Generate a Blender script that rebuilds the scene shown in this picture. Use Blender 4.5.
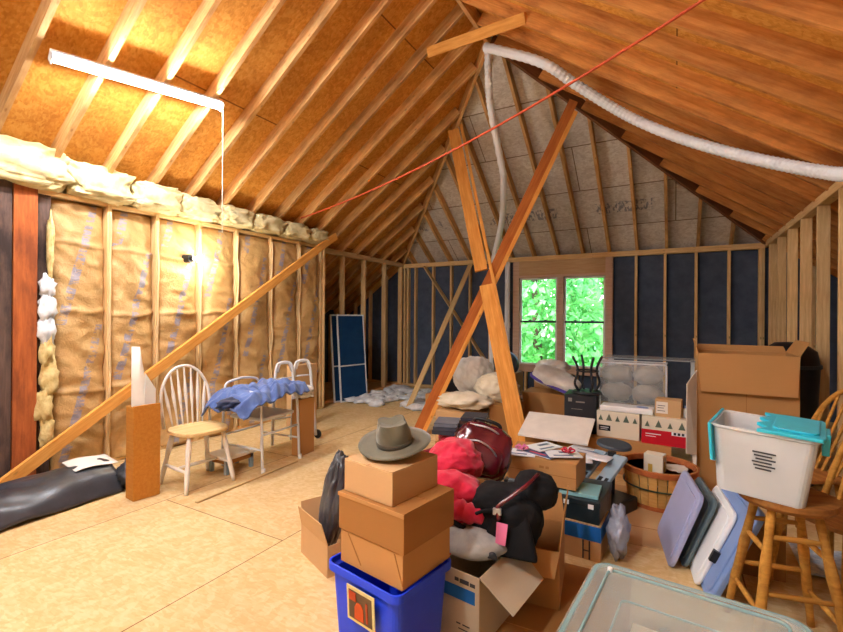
import bpy, bmesh, math, random
from mathutils import Vector, Matrix, Euler, noise
random.seed(7)
S = bpy.context.scene
for o in list(bpy.data.objects): bpy.data.objects.remove(o)
COL = S.collection
R = math.radians
# ---------------------------------------------------------------- camera
CAM = bpy.data.cameras.new('camera')
CAM.sensor_fit = 'HORIZONTAL'; CAM.sensor_width = 36.0
CAM.lens = 448 / 843 * 36.0
CAM.clip_start = .05; CAM.clip_end = 200
cam = bpy.data.objects.new('camera', CAM); COL.objects.link(cam)
yaw, roll = .515, .007
fw = Vector((-math.sin(yaw), math.cos(yaw), 0)); rt = Vector((math.cos(yaw), math.sin(yaw), 0)); up = Vector((0, 0, 1))
rt2 = rt * math.cos(roll) + up * math.sin(roll); up2 = up * math.cos(roll) - rt * math.sin(roll)
cam.matrix_world = Matrix(((rt2.x, up2.x, -fw.x, 0), (rt2.y, up2.y, -fw.y, 0), (rt2.z, up2.z, -fw.z, 1.4), (0, 0, 0, 1)))
S.camera = cam
# ---------------------------------------------------------------- world, sun, exposure
W = bpy.data.worlds.new('sky'); S.world = W; W.use_nodes = True
wn = W.node_tree.nodes; wl = W.node_tree.links
sky = wn.new('ShaderNodeTexSky'); sky.sky_type = 'NISHITA'; sky.sun_disc = False; sky.sun_elevation = R(50); sky.sun_rotation = R(200)
wl.new(sky.outputs[0], wn['Background'].inputs[0]); wn['Background'].inputs[1].default_value = .8
sun = bpy.data.lights.new('sun', 'SUN'); sun.energy = 1.0; sun.angle = R(2); sun.color = (1, .96, .88)
so = bpy.data.objects.new('sun', sun); COL.objects.link(so); so.rotation_euler = (R(42), 0, R(25))
S.view_settings.view_transform = 'Standard'; S.view_settings.look = 'None'
S.view_settings.gamma = 1; S.view_settings.use_curve_mapping = False
S.view_settings.exposure = 2.12
FILL_LAMP = 120.0; LAMP = 82.0     # emission strength: added unseen fill strips, then the real fluorescent strip

# ---------------------------------------------------------------- materials
def sc(c): return tuple(v / 12.92 if v <= .04045 else ((v + .055) / 1.055) ** 2.4 for v in c)
def hx(s): return sc([int(s[i:i + 2], 16) / 255 for i in (0, 2, 4)]) + (1,)
_M = {}
class N:
    def __init__(s, name):
        s.m = bpy.data.materials.new(name); s.m.use_nodes = True; s.t = s.m.node_tree
        s.b = s.t.nodes['Principled BSDF']; s.b.inputs['Roughness'].default_value = .75
        s.b.inputs['Specular IOR Level'].default_value = .3
    def n(s, ty, **k):
        x = s.t.nodes.new('ShaderNode' + ty)
        for a, v in k.items():
            if a.startswith('i_'): x.inputs[a[2:].replace('_', ' ')].default_value = v
            else: setattr(x, a, v)
        return x
    def l(s, a, b): s.t.links.new(a, b)
    def co(s, sx=1, sy=1, sz=1, kind='Object'):
        c = s.n('TexCoord'); m = s.n('Mapping'); m.inputs['Scale'].default_value = (sx, sy, sz)
        s.l(c.outputs[kind], m.inputs[0]); return m.outputs[0]
    def noise(s, vec, scale=5, detail=4, rough=.5, dist=0):
        x = s.n('TexNoise'); x.inputs['Scale'].default_value = scale; x.inputs['Detail'].default_value = detail
        x.inputs['Roughness'].default_value = rough; x.inputs['Distortion'].default_value = dist
        s.l(vec, x.inputs['Vector']); return x.outputs[0]
    def ramp(s, v, stops, interp='LINEAR'):
        r = s.n('ValToRGB'); e = r.color_ramp; e.interpolation = interp
        while len(e.elements) < len(stops): e.elements.new(.5)
        for el, (p, c) in zip(e.elements, stops): el.position = p; el.color = c if len(c) == 4 else tuple(c) + (1,)
        s.l(v, r.inputs[0]); return r.outputs[0]
    def mix(s, f, a, b, mode='MIX'):
        x = s.n('MixRGB', blend_type=mode)
        for i, v in enumerate((f, a, b)):
            if hasattr(v, 'links') or isinstance(v, bpy.types.NodeSocket): s.l(v, x.inputs[i])
            else: x.inputs[i].default_value = v
        return x.outputs[0]
    def math(s, op, a, b=0):
        x = s.n('Math', operation=op)
        for i, v in enumerate((a, b)):
            if isinstance(v, bpy.types.NodeSocket): s.l(v, x.inputs[i])
            else: x.inputs[i].default_value = v
        return x.outputs[0]
    def bump(s, h, st=.3, d=.01):
        x = s.n('Bump'); x.inputs['Strength'].default_value = st; x.inputs['Distance'].default_value = d
        s.l(h, x.inputs['Height']); s.l(x.outputs[0], s.b.inputs['Normal'])
    def col(s, c):
        if isinstance(c, bpy.types.NodeSocket): s.l(c, s.b.inputs['Base Color'])
        else: s.b.inputs['Base Color'].default_value = c
    def rnd(s): return s.n('ObjectInfo').outputs['Random']

def m_plain(name, c, rough=.6, spec=.3, var=.12, metal=0, bump=.15, bs=30, sheen=0):
    """plain coloured thing with a little procedural mottling"""
    n = N(name); v = n.co(); no = n.noise(v, 6, 5, .6)
    dk = tuple(x * (1 - var) for x in c[:3]) + (1,); lt = tuple(min(1, x * (1 + var) + .01 * var) for x in c[:3]) + (1,)
    n.col(n.ramp(no, [(.3, dk), (.7, lt)])); n.b.inputs['Roughness'].default_value = rough
    n.b.inputs['Specular IOR Level'].default_value = spec; n.b.inputs['Metallic'].default_value = metal
    if sheen: n.b.inputs['Sheen Weight'].default_value = sheen
    n.bump(n.noise(v, bs, 4), bump, .004); return n.m
def m_lumber(name, a, b, knots=.5, stain=None):
    n = N(name); v = n.co(1.2, 14, 14); g = n.noise(v, 3, 6, .6, .4)
    v2 = n.co(1, 1, 1); base = n.ramp(g, [(.3, a), (.7, b)])
    rv = n.rnd()
    base = n.mix(1, base, n.ramp(rv, [(0, (.80, .80, .80)), (1, (1.15, 1.12, 1.08))]), 'MULTIPLY')
    vo = n.n('TexVoronoi'); vo.inputs['Scale'].default_value = 4.2; n.l(n.co(.8, 2, 2), vo.inputs['Vector'])
    kn = n.ramp(vo.outputs['Distance'], [(.035, (1, 1, 1)), (.08, (0, 0, 0))])
    base = n.mix(n.math('MULTIPLY', kn, knots), base, (a[0] * .25, a[1] * .2, a[2] * .2, 1))
    if stain:
        st = n.ramp(n.noise(n.co(1, 3, 3), 2.2, 5, .65), [(.46, (0, 0, 0)), (.66, (1, 1, 1))])
        base = n.mix(n.math('MULTIPLY', st, stain[1]), base, stain[0])
    n.col(base); n.b.inputs['Roughness'].default_value = .8; n.bump(g, .25, .004); return n.m
def m_osb(name, cols, dark, seams=None, stain=.4, band=None):
    n = N(name); v = n.co()
    wv = n.n('TexNoise'); wv.inputs['Scale'].default_value = 3; n.l(v, wv.inputs['Vector'])
    vo = n.n('TexVoronoi'); vo.inputs['Scale'].default_value = 36; n.l(n.mix(.25, v, wv.outputs['Color']), vo.inputs['Vector'])
    vo2 = n.n('TexVoronoi'); vo2.inputs['Scale'].default_value = 26; n.l(n.co(1, 3.2, 2), vo2.inputs['Vector'])
    fl = n.mix(.5, vo.outputs['Color'], vo2.outputs['Color'])
    bw = n.n('RGBToBW'); n.l(fl, bw.inputs[0])
    k = len(cols) - 1
    base = n.ramp(bw.outputs[0], [(.25 + .5 * i / k, c) for i, c in enumerate(cols)])
    d = n.ramp(n.noise(n.co(1, 1, 1), 38, 5, .8), [(.60, (0, 0, 0)), (.70, (1, 1, 1))])
    base = n.mix(n.math('MULTIPLY', d, .35), base, dark)
    s2 = n.ramp(n.noise(v, 1.3, 6, .65), [(.45, (0, 0, 0)), (.7, (1, 1, 1))])
    base = n.mix(n.math('MULTIPLY', s2, stain), base, dark)
    if seams:
        br = n.n('TexBrick'); br.inputs['Scale'].default_value = 1; br.inputs['Brick Width'].default_value = seams[0]; br.inputs['Row Height'].default_value = seams[1]
        br.inputs['Mortar Size'].default_value = seams[2]; br.inputs['Mortar Smooth'].default_value = .1
        br.inputs['Color1'].default_value = (1, 1, 1, 1); br.inputs['Color2'].default_value = (.88, .88, .88, 1); br.inputs['Mortar'].default_value = (.35, .28, .2, 1)
        mp = n.n('Mapping'); mp.inputs['Location'].default_value = seams[4]; mp.inputs['Rotation'].default_value = (0, 0, seams[3])
        c = n.n('TexCoord'); n.l(c.outputs['Object'], mp.inputs[0]); n.l(mp.outputs[0], br.inputs['Vector'])
        base = n.mix(1, base, br.outputs['Color'], 'MULTIPLY')
    if band:   # stamped mill marks along one height
        sp = n.n('SeparateXYZ'); c = n.n('TexCoord'); n.l(c.outputs['Object'], sp.inputs[0])
        z = sp.outputs['Z']; w = n.math('LESS_THAN', n.math('ABSOLUTE', n.math('SUBTRACT', z, band[0])), band[1])
        mk = n.ramp(n.noise(n.co(26, 1, 20), 1, 2, .5), [(.5, (0, 0, 0)), (.56, (1, 1, 1))])
        mk2 = n.ramp(n.noise(n.co(1.3, 1, .1), 1, 2, .5), [(.46, (0, 0, 0)), (.5, (1, 1, 1))])
        base = n.mix(n.math('MULTIPLY', n.math('MULTIPLY', n.math('MULTIPLY', w, mk), mk2), .65), base, hx('50586a'))
    n.col(base); n.b.inputs['Roughness'].default_value = .8; n.bump(bw.outputs[0], .3, .004); return n.m
def m_card(name, c, spec=.2):
    n = N(name); v = n.co(); g = n.noise(n.co(3, 3, 60), 3, 3)
    a = tuple(x * .88 for x in c[:3]) + (1,)
    base = n.mix(n.noise(v, 5, 5, .6), a, c); base = n.mix(n.math('MULTIPLY', g, .15), base, tuple(x * .6 for x in c[:3]) + (1,))
    n.col(base); n.b.inputs['Specular IOR Level'].default_value = spec; n.bump(g, .08, .003); return n.m
def m_fabric(name, a, b, scale=5, sheen=.3, rough=.9):
    n = N(name); v = n.co(); g = n.noise(v, scale, 5, .6, .5)
    n.col(n.ramp(g, [(.32, a), (.68, b)])); n.b.inputs['Roughness'].default_value = rough; n.b.inputs['Sheen Weight'].default_value = sheen
    n.bump(n.noise(v, 180, 2), .2, .002); return n.m
def m_clear(name, c=(1, 1, 1, 1), a=.3, rough=.08):
    n = N(name); n.col(n.mix(n.noise(n.co(), 9, 4), c, tuple(x * .85 for x in c[:3]) + (1,)))
    n.b.inputs['Alpha'].default_value = a; n.b.inputs['Roughness'].default_value = rough; n.b.inputs['Specular IOR Level'].default_value = .6; return n.m
def m_emit(name, c, s):
    n = N(name); n.col(c); n.b.inputs['Emission Color'].default_value = c; n.b.inputs['Emission Strength'].default_value = s; return n.m

OSB_L = m_osb('roof_osb', [hx('c98530'), hx('da963c'), hx('e3a64e')], hx('8a5220'), (2.44, 1.22, .006, 0, (0, .3, 0)), .3)
OSB_B = m_osb('hip_osb', [hx('d0c4b6'), hx('e0d6ca'), hx('ebe4da')], hx('8a7d72'), (2.44, .62, .007, 0, (0, 0, 0)), .3, (3.02, .06))
OSB_F = m_osb('floor_plywood', [hx('d2b078'), hx('dabb86'), hx('e2c795')], hx('b38c58'), (2.44, 1.22, .004, R(90), (2.0, 2.112, 0)), .18)
LUM = m_lumber('rafter_lumber', hx('d29a58'), hx('ecc488'), .5, (hx('8a5a34'), .5))
LUM2 = m_lumber('stud_lumber', hx('cda56e'), hx('ecca94'), .6)
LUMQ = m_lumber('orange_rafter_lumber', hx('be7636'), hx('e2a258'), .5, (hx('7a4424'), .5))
LUMP = m_lumber('pink_window_lumber', hx('cda690'), hx('e2c2a8'), .3)
LUMO = m_lumber('brace_lumber', hx('cc8636'), hx('e8aa58'), .4)
LUMO_SHADE = m_lumber('shaded_brace_lumber', hx('9a5424'), hx('bc7234'), .4)  # browner brace timber, shade of the wide board put into its colour
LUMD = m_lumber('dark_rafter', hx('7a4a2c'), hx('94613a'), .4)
LUMR = m_lumber('red_post', hx('8f4a24'), hx('b9652f'), .7, (hx('5d2a1a'), .6))
LUMG = m_lumber('weathered_post', hx('4a3a34'), hx('6a5348'), .2, (hx('251d1c'), .8))
LATH = m_lumber('pale_lath', hx('cba870'), hx('e3c48d'), .2)
HDR = m_lumber('header_ply', hx('d4a878'), hx('e6c194'), .2)
SHEATH = m_plain('asphalt_sheathing', hx('4b5567'), .85, .15, .2, bump=.3, bs=60)
DARK = m_plain('dark_void', hx('221d1c'), .9, .1, .3)
CARD = m_card('cardboard', hx('c39058'))
CARD2 = m_card('cardboard_pale', hx('d0a878'))
CARD3 = m_card('cardboard_dark', hx('a8753f'))
CARDW = m_card('card_white_side', hx('efe8dc'))
CREAM = m_card('card_cream', hx('e8dfca'))
WHITE = m_plain('white_paint', hx('e4e0d8'), .45, .4, .08)
WPLAS = m_plain('white_plastic', hx('e9ecee'), .35, .5, .05)
STEELW = m_plain('white_metal', hx('d5d8dc'), .3, .5, .06)
ALU = m_plain('aluminium', hx('b9bec4'), .3, .5, .06, metal=.7)
BLACK = m_plain('black_plastic', hx('1a1b1e'), .4, .4, .2)
BLACKW = m_plain('black_painted_wood', hx('202228'), .55, .3, .2)
TEAL = m_plain('teal_black_case', hx('16252b'), .35, .5, .25)
CYAN = m_plain('cyan_card', hx('8cc4cc'), .5, .3, .1)
BLUEC = m_plain('blue_carton', hx('1967b8'), .5, .3, .08)
BINB = m_plain('blue_bin', hx('1a44ea'), .4, .4, .08, bump=.05)
NAVY = m_plain('navy_screen', hx('0f3a63'), .7, .2, .12, bump=.3, bs=220)
HONEY = m_lumber('honey_veneer', hx('c07c2c'), hx('d18f3c'), 0)
GOLD = m_lumber('golden_oak', hx('9c6a28'), hx('c8923f'), 0)
OAKD = m_lumber('stool_oak', hx('8a5423'), hx('b57a38'), 0)
SEATW = m_lumber('natural_seat', hx('d0aa70'), hx('e4c690'), 0)
BASK = m_lumber('basket_splint', hx('d29a50'), hx('e5b469'), 0)
HOOP = m_lumber('basket_hoop', hx('a0522a'), hx('bf6f3e'), 0)
WIREG = m_plain('dark_green_wire', hx('3a4a3a'), .4, .5)
FG = m_fabric('fibreglass', hx('c2ae78'), hx('ded0a4'), 9, 0)
FGW = m_fabric('white_insulation', hx('b9bcc0'), hx('eceef0'), 12, 0)
FGY = m_fabric('yellow_insulation', hx('b89a5a'), hx('e8d69c'), 14, 0)
TARP = m_plain('black_plastic_sheet', hx('34363c'), .32, .5, .3, bump=.4, bs=12)
RED = m_fabric('red_cloth', hx('b0132f'), hx('d8284a'), 6)
MAROON = m_plain('maroon_leather', hx('5a1020'), .2, .7, .3, bump=.2, bs=14)
BLKF = m_fabric('black_cloth', hx('08080a'), hx('141316'), 6, .0)
PINKT = m_plain('pink_tag', hx('e07aa8'), .5)
GREYF = m_fabric('grey_cloth', hx('8a8d8c'), hx('b1b1ab'), 7)
BLUEF = m_fabric('blue_cloth', hx('3c5088'), hx('6a82b8'), 5)
WCLOTH = m_fabric('white_cloth', hx('cccac4'), hx('f0eee8'), 5)
CREAMC = m_fabric('cream_cloth', hx('cfc3a6'), hx('ebe2cc'), 5)
PURP = m_fabric('purple_trim', hx('4a3a9a'), hx('6c5cc0'), 5)
HATF = m_fabric('hat_felt', hx('524e3c'), hx('6c6752'), 5, .4)
HATB = m_fabric('hat_band', hx('3e3a30'), hx('4c473b'), 5, .1)
LAV = m_plain('lavender_plastic', hx('a3a8cc'), .4, .4, .06, bump=.05)
LIDB = m_plain('blue_grey_plastic', hx('7d97c8'), .4, .4, .06, bump=.05)
TUBG = m_plain('grey_green_plastic', hx('5c6c72'), .4, .4, .1, bump=.05)
MACH = m_plain('blue_grey_machine', hx('93a9b8'), .4, .4, .08, bump=.05)
SLATE = m_plain('slate_plate', hx('3f4a55'), .45, .4, .15)
AQUA = m_plain('aqua_lid', hx('2cc4de'), .3, .5, .12, bump=.1, bs=10)
CLEAR = m_clear('clear_tote_plastic', hx('f3f8fa'), .6, .2)
CLEARG = m_clear('clear_green_plastic', hx('c4d6d0'), .38, .1)
GLASST = m_clear('table_glass', hx('ccd4d8'), .5, .1)
CLEARR = m_clear('clear_rim_plastic', hx('9fc4c4'), .75, .15)
BAGP = m_clear('bedding_bag_plastic', hx('d8dee0'), .3, .1)
PILLOW = m_fabric('grey_pillow', hx('8a8884'), hx('b8b5ae'), 4)
REDC = m_card('red_carton', hx('c81a2c'))
PAPER = m_plain('paper', hx('dfe0e4'), .5, .3, .08)
PAPERB = m_plain('paper_blue', hx('3a4c78'), .4, .4, .3)
INK = m_plain('ink', hx('3a3a3e'), .6)
INKB = m_plain('ink_blue', hx('1b62a8'), .6)
GTREE = m_plain('printed_tree', hx('5c6a5a'), .6)
PVC = m_plain('pvc_pipe', hx('eef1f4'), .35, .4, .05)
ROPE = m_plain('orange_rope', hx('c2502c'), .7)
CORDW = m_plain('white_cord', hx('e4d8c0'), .6)
HOUSING = m_plain('lamp_housing', hx('c9ced4'), .4, .5)
EMIT = m_emit('fluorescent_diffuser', (.94, .96, 1, 1), LAMP)
FILL_EMIT = m_emit('added_fill_diffuser', (.90, .95, 1, 1), FILL_LAMP)
BULB = m_emit('bulb_glow', (1, .93, .78, 1), 40)
GLASS = None
def mk_glass():
    n = N('window_glass'); t = n.n('BsdfTransparent'); g = n.n('BsdfGlossy'); g.inputs['Roughness'].default_value = .02
    fr = n.n('Fresnel'); fr.inputs[0].default_value = 1.4; mx = n.n('MixShader')
    n.l(fr.outputs[0], mx.inputs[0]); n.l(t.outputs[0], mx.inputs[1]); n.l(g.outputs[0], mx.inputs[2])
    n.l(mx.outputs[0], n.t.nodes['Material Output'].inputs[0]); return n.m
GLASS = mk_glass()
def mk_kraft():
    n = N('kraft_paper_facing'); v = n.co()
    base = n.ramp(n.noise(v, 3.5, 6, .65, .6), [(.3, hx('a9814c')), (.55, hx('c79f66')), (.75, hx('d8b780'))])
    # faded blue print running in a slanted stripe down every batt
    sp = n.n('SeparateXYZ'); c = n.n('TexCoord'); n.l(c.outputs['Object'], sp.inputs[0])
    rv = n.rnd()
    zz = n.math('FRACT', n.math('ADD', n.math('MULTIPLY', sp.outputs['Z'], .8), rv))
    pos = n.math('SUBTRACT', n.math('MULTIPLY', zz, .30), .15)
    d = n.math('ABSOLUTE', n.math('SUBTRACT', sp.outputs['Y'], pos))
    st = n.math('LESS_THAN', d, .033)
    tx = n.ramp(n.noise(n.co(8, 10, 34), 1, 3, .6), [(.44, (0, 0, 0)), (.52, (1, 1, 1))])
    base = n.mix(n.math('MULTIPLY', n.math('MULTIPLY', st, tx), .55), base, hx('5b7fae'))
    n.col(base); n.b.inputs['Roughness'].default_value = .5; n.b.inputs['Specular IOR Level'].default_value = .4
    n.bump(n.noise(v, 14, 6, .7, 1.2), .6, .02); return n.m
KRAFT = mk_kraft()
KEDGE = m_plain('kraft_flange', hx('d8b988'), .6)
def mk_leaf(name, a, b):
    n = N(name); n.col(n.ramp(n.noise(n.co(), 2.5, 3), [(.3, a), (.7, b)])); n.b.inputs['Roughness'].default_value = .6
    n.b.inputs['Subsurface Weight'].default_value = 0
    tr = n.n('BsdfTranslucent'); tr.inputs[0].default_value = b; mx = n.n('MixShader'); mx.inputs[0].default_value = .4
    n.l(n.b.outputs[0], mx.inputs[1]); n.l(tr.outputs[0], mx.inputs[2]); n.l(mx.outputs[0], n.t.nodes['Material Output'].inputs[0]); return n.m
LEAF1 = mk_leaf('leaf_green', hx('2a7a2e'), hx('68b850'))
LEAF2 = mk_leaf('leaf_bright', hx('3a9044'), hx('8cce74'))
BARK = m_plain('bark', hx('5c4636'), .9)
GRASS = m_plain('grass_ground', hx('4c8a3c'), .9)

# ---------------------------------------------------------------- object helpers
def wm(o):
    m = Matrix.Identity(4); ch = []
    while o is not None: ch.append(o); o = o.parent
    for q in reversed(ch): m = m @ q.matrix_basis
    return m
def tag(o, label=None, cat=None, group=None, kind=None):
    if label: o['label'] = label
    if cat: o['category'] = cat
    if group: o['group'] = group
    if kind: o['kind'] = kind
    return o
def thing(name, label, cat, loc=(0, 0, 0), rz=0, group=None, rot=None):
    o = bpy.data.objects.new(name, None); COL.objects.link(o); o.location = loc
    o.rotation_euler = rot if rot else (0, 0, R(rz)); o.empty_display_size = .1
    return tag(o, label, cat, group)
def struct(o): o['kind'] = 'structure'; return o
class MB:
    def __init__(s): s.b = bmesh.new()
    def box(s, c, d, rot=None):
        r = bmesh.ops.create_cube(s.b, size=1)
        M = Matrix.Translation(c) @ (Euler([R(a) for a in rot]).to_matrix().to_4x4() if rot else Matrix()) @ Matrix.Diagonal((d[0], d[1], d[2], 1))
        bmesh.ops.transform(s.b, matrix=M, verts=r['verts']); return s
    def bb(s, x0, x1, y0, y1, z0, z1): return s.box(((x0 + x1) / 2, (y0 + y1) / 2, (z0 + z1) / 2), (abs(x1 - x0), abs(y1 - y0), abs(z1 - z0)))
    def beam(s, p0, p1, w, h, upv=(0, 0, 1)):
        p0 = Vector(p0); p1 = Vector(p1); x = (p1 - p0); L = x.length; x.normalize()
        u = Vector(upv); y = u.cross(x).normalized(); z = x.cross(y)
        M = Matrix((x, y, z)).transposed().to_4x4(); M.translation = (p0 + p1) / 2
        r = bmesh.ops.create_cube(s.b, size=1); bmesh.ops.transform(s.b, matrix=M @ Matrix.Diagonal((L, w, h, 1)), verts=r['verts']); return s
    def cyl(s, p0, p1, r0, r1=None, n=16):
        p0 = Vector(p0); p1 = Vector(p1); d = p1 - p0
        q = bmesh.ops.create_cone(s.b, cap_ends=True, segments=n, radius1=r0, radius2=r0 if r1 is None else r1, depth=d.length)
        M = Matrix.Translation((p0 + p1) / 2) @ d.to_track_quat('Z', 'Y').to_matrix().to_4x4()
        bmesh.ops.transform(s.b, matrix=M, verts=q['verts']); return s
    def tube(s, pts, r, n=8, closed=False, rib=None):
        pts = [Vector(p) for p in pts]; rings = []; N_ = len(pts); prev = None
        for i, p in enumerate(pts):
            a = pts[(i - 1) % N_] if (closed or i > 0) else p; b = pts[(i + 1) % N_] if (closed or i < N_ - 1) else p
            t = (b - a).normalized()
            if prev is None:
                u = t.orthogonal().normalized()
            else:
                u = (prev - t * prev.dot(t)).normalized()
            prev = u; v = t.cross(u)
            rr = r(i / (N_ - 1)) if callable(r) else r
            if rib and i % 2: rr *= rib
            rings.append([s.b.verts.new(p + (u * math.cos(2 * math.pi * k / n) + v * math.sin(2 * math.pi * k / n)) * rr) for k in range(n)])
        m = N_ if closed else N_ - 1
        for i in range(m):
            A = rings[i]; B = rings[(i + 1) % N_]
            for k in range(n): s.b.faces.new((A[k], A[(k + 1) % n], B[(k + 1) % n], B[k]))
        if not closed: s.b.faces.new(rings[0][::-1]); s.b.faces.new(rings[-1])
        return s
    def lathe(s, prof, n=32, c=(0, 0, 0), sx=1, sy=1):
        rings = []
        for r, z in prof: rings.append([s.b.verts.new((c[0] + max(r, 1e-4) * sx * math.cos(2 * math.pi * k / n), c[1] + max(r, 1e-4) * sy * math.sin(2 * math.pi * k / n), c[2] + z)) for k in range(n)])
        for A, B in zip(rings, rings[1:]):
            for k in range(n): s.b.faces.new((A[k], A[(k + 1) % n], B[(k + 1) % n], B[k]))
        s.b.faces.new(rings[0][::-1]); s.b.faces.new(rings[-1]); return s
    def prism(s, poly, z0, z1, M=None):
        M = M or Matrix()
        A = [s.b.verts.new(M @ Vector((x, y, z0))) for x, y in poly]; B = [s.b.verts.new(M @ Vector((x, y, z1))) for x, y in poly]
        n = len(poly)
        for k in range(n): s.b.faces.new((A[k], A[(k + 1) % n], B[(k + 1) % n], B[k]))
        s.b.faces.new(A[::-1]); s.b.faces.new(B); return s
    def hexa(s, v):      # 8 corners: bottom 4, top 4
        q = [s.b.verts.new(p) for p in v]
        for f in ((3, 2, 1, 0), (4, 5, 6, 7), (0, 1, 5, 4), (1, 2, 6, 5), (2, 3, 7, 6), (3, 0, 4, 7)): s.b.faces.new([q[i] for i in f])
        return s
    def slab(s, pts, t, nrm=None):     # planar polygon in space, thickened by t along its normal
        pts = [Vector(p) for p in pts]
        nn = Vector(nrm) if nrm else (pts[1] - pts[0]).cross(pts[2] - pts[0]).normalized()
        A = [s.b.verts.new(p) for p in pts]; B = [s.b.verts.new(p + nn * t) for p in pts]; n = len(pts)
        for k in range(n): s.b.faces.new((A[k], A[(k + 1) % n], B[(k + 1) % n], B[k]))
        s.b.faces.new(A[::-1]); s.b.faces.new(B); return s
    def sheet(s, f, nu, nv, t=.004):   # f(u,v)->point, thickened downward along local normal
        P = [[Vector(f(i / nu, j / nv)) for j in range(nv + 1)] for i in range(nu + 1)]
        def nr(i, j):
            a = P[min(i + 1, nu)][j] - P[max(i - 1, 0)][j]; b = P[i][min(j + 1, nv)] - P[i][max(j - 1, 0)]
            c = a.cross(b); return c.normalized() if c.length > 1e-9 else Vector((0, 0, 1))
        A = [[s.b.verts.new(P[i][j]) for j in range(nv + 1)] for i in range(nu + 1)]
        B = [[s.b.verts.new(P[i][j] - nr(i, j) * t) for j in range(nv + 1)] for i in range(nu + 1)]
        for i in range(nu):
            for j in range(nv):
                s.b.faces.new((A[i][j], A[i + 1][j], A[i + 1][j + 1], A[i][j + 1])); s.b.faces.new((B[i][j], B[i][j + 1], B[i + 1][j + 1], B[i + 1][j]))
        for i in range(nu):
            s.b.faces.new((A[i][0], B[i][0], B[i + 1][0], A[i + 1][0])); s.b.faces.new((A[i][nv], A[i + 1][nv], B[i + 1][nv], B[i][nv]))
        for j in range(nv):
            s.b.faces.new((A[0][j], A[0][j + 1], B[0][j + 1], B[0][j])); s.b.faces.new((A[nu][j], B[nu][j], B[nu][j + 1], A[nu][j + 1]))
        return s
    def blob(s, c, d, rz=0, amp=.12, fr=3, sub=4, flat=None, seed=0, ridge=0, sq=1.0):
        q = bmesh.ops.create_icosphere(s.b, subdivisions=sub, radius=1)
        off = Vector((seed * 3.7, seed * 1.3, seed * 7.1)); Rm = Matrix.Rotation(R(rz), 3, 'Z')
        for v in q['verts']:
            p = v.co.copy()
            if sq != 1.0: p = Vector([math.copysign(abs(a) ** sq, a) for a in p])
            k = 1 + amp * noise.fractal(p * fr * .5 + off, .7, 2.2, 4)
            if ridge: k += ridge * (.35 - abs(noise.noise(p * fr + off * 2)))* 2
            p = p * k
            p = Vector((p.x * d[0], p.y * d[1], p.z * d[2]))
            if flat is not None and p.z < flat: p.z = flat + (p.z - flat) * .05
            v.co = Rm @ p + Vector(c)
        return s
    def build(s, name, m, parent=None, smooth=False, bevel=0, loc=None, rz=None, seg=2, M=None, label=None):
        bmesh.ops.recalc_face_normals(s.b, faces=s.b.faces[:])
        me = bpy.data.meshes.new(name); s.b.to_mesh(me); s.b.free(); me.materials.append(m)
        if smooth: me.polygons.foreach_set('use_smooth', [True] * len(me.polygons))
        o = bpy.data.objects.new(name, me); COL.objects.link(o)
        if parent: o.parent = parent
        if loc is not None: o.location = loc
        if rz is not None: o.rotation_euler = (0, 0, R(rz))
        if M is not None: o.matrix_basis = (wm(parent).inverted() if parent else Matrix()) @ M
        if bevel:
            b = o.modifiers.new('bevel', 'BEVEL'); b.width = bevel; b.segments = seg; b.limit_method = 'ANGLE'
        if smooth and bevel == 0: pass
        if label: o['label'] = label
        return o
def board(name, p0, p1, w, h, m, parent=None, upv=(0, 0, 1), bevel=.003):
    """one straight piece of timber, its grain along local X"""
    p0 = Vector(p0); p1 = Vector(p1); x = p1 - p0; L = x.length; x.normalize()
    y = Vector(upv).cross(x).normalized(); z = x.cross(y)
    M = Matrix((x, y, z)).transposed().to_4x4(); M.translation = (p0 + p1) / 2
    return MB().box((0, 0, 0), (L, w, h)).build(name, m, parent, bevel=bevel, M=M, seg=1)
def smooth_path(pts, n=8):
    pts = [Vector(p) for p in pts]; out = []
    P = [pts[0] * 2 - pts[1]] + pts + [pts[-1] * 2 - pts[-2]]
    for i in range(1, len(P) - 2):
        a, b, c, d = P[i - 1:i + 3]
        for k in range(n):
            t = k / n; out.append(.5 * ((2 * b) + (c - a) * t + (2 * a - 5 * b + 4 * c - d) * t * t + (3 * b - 3 * c + d - a) * t ** 3))
    out.append(pts[-1]); return out
def copy_tree(o, parent=None):
    c = o.copy(); COL.objects.link(c)
    if parent: c.parent = parent
    for ch in [x for x in bpy.data.objects if x.parent == o]: copy_tree(ch, c)
    return c

# ================================================================ STRUCTURE
T = .70; XL, XR, YB, ZP = -4.80, 1.08, 7.73, 2.45; XM = (XL + XR) / 2; YA = YB - (XM - XL); ZR = ZP + T * (XM - XL)
RD = .2                       # rafter depth measured vertically at the sheathing
def zl(x): return ZP + T * (x - XL)
def zr(x): return ZP + T * (XR - x)
def zb(y): return ZP + T * (YB - y)
Y0 = -2.6; XE0, XE1, YE = -6.35, 2.65, 8.02
floor = struct(MB().bb(XE0, XE1, Y0, 7.9, -.05, 0).build('floor', OSB_F))
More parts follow.
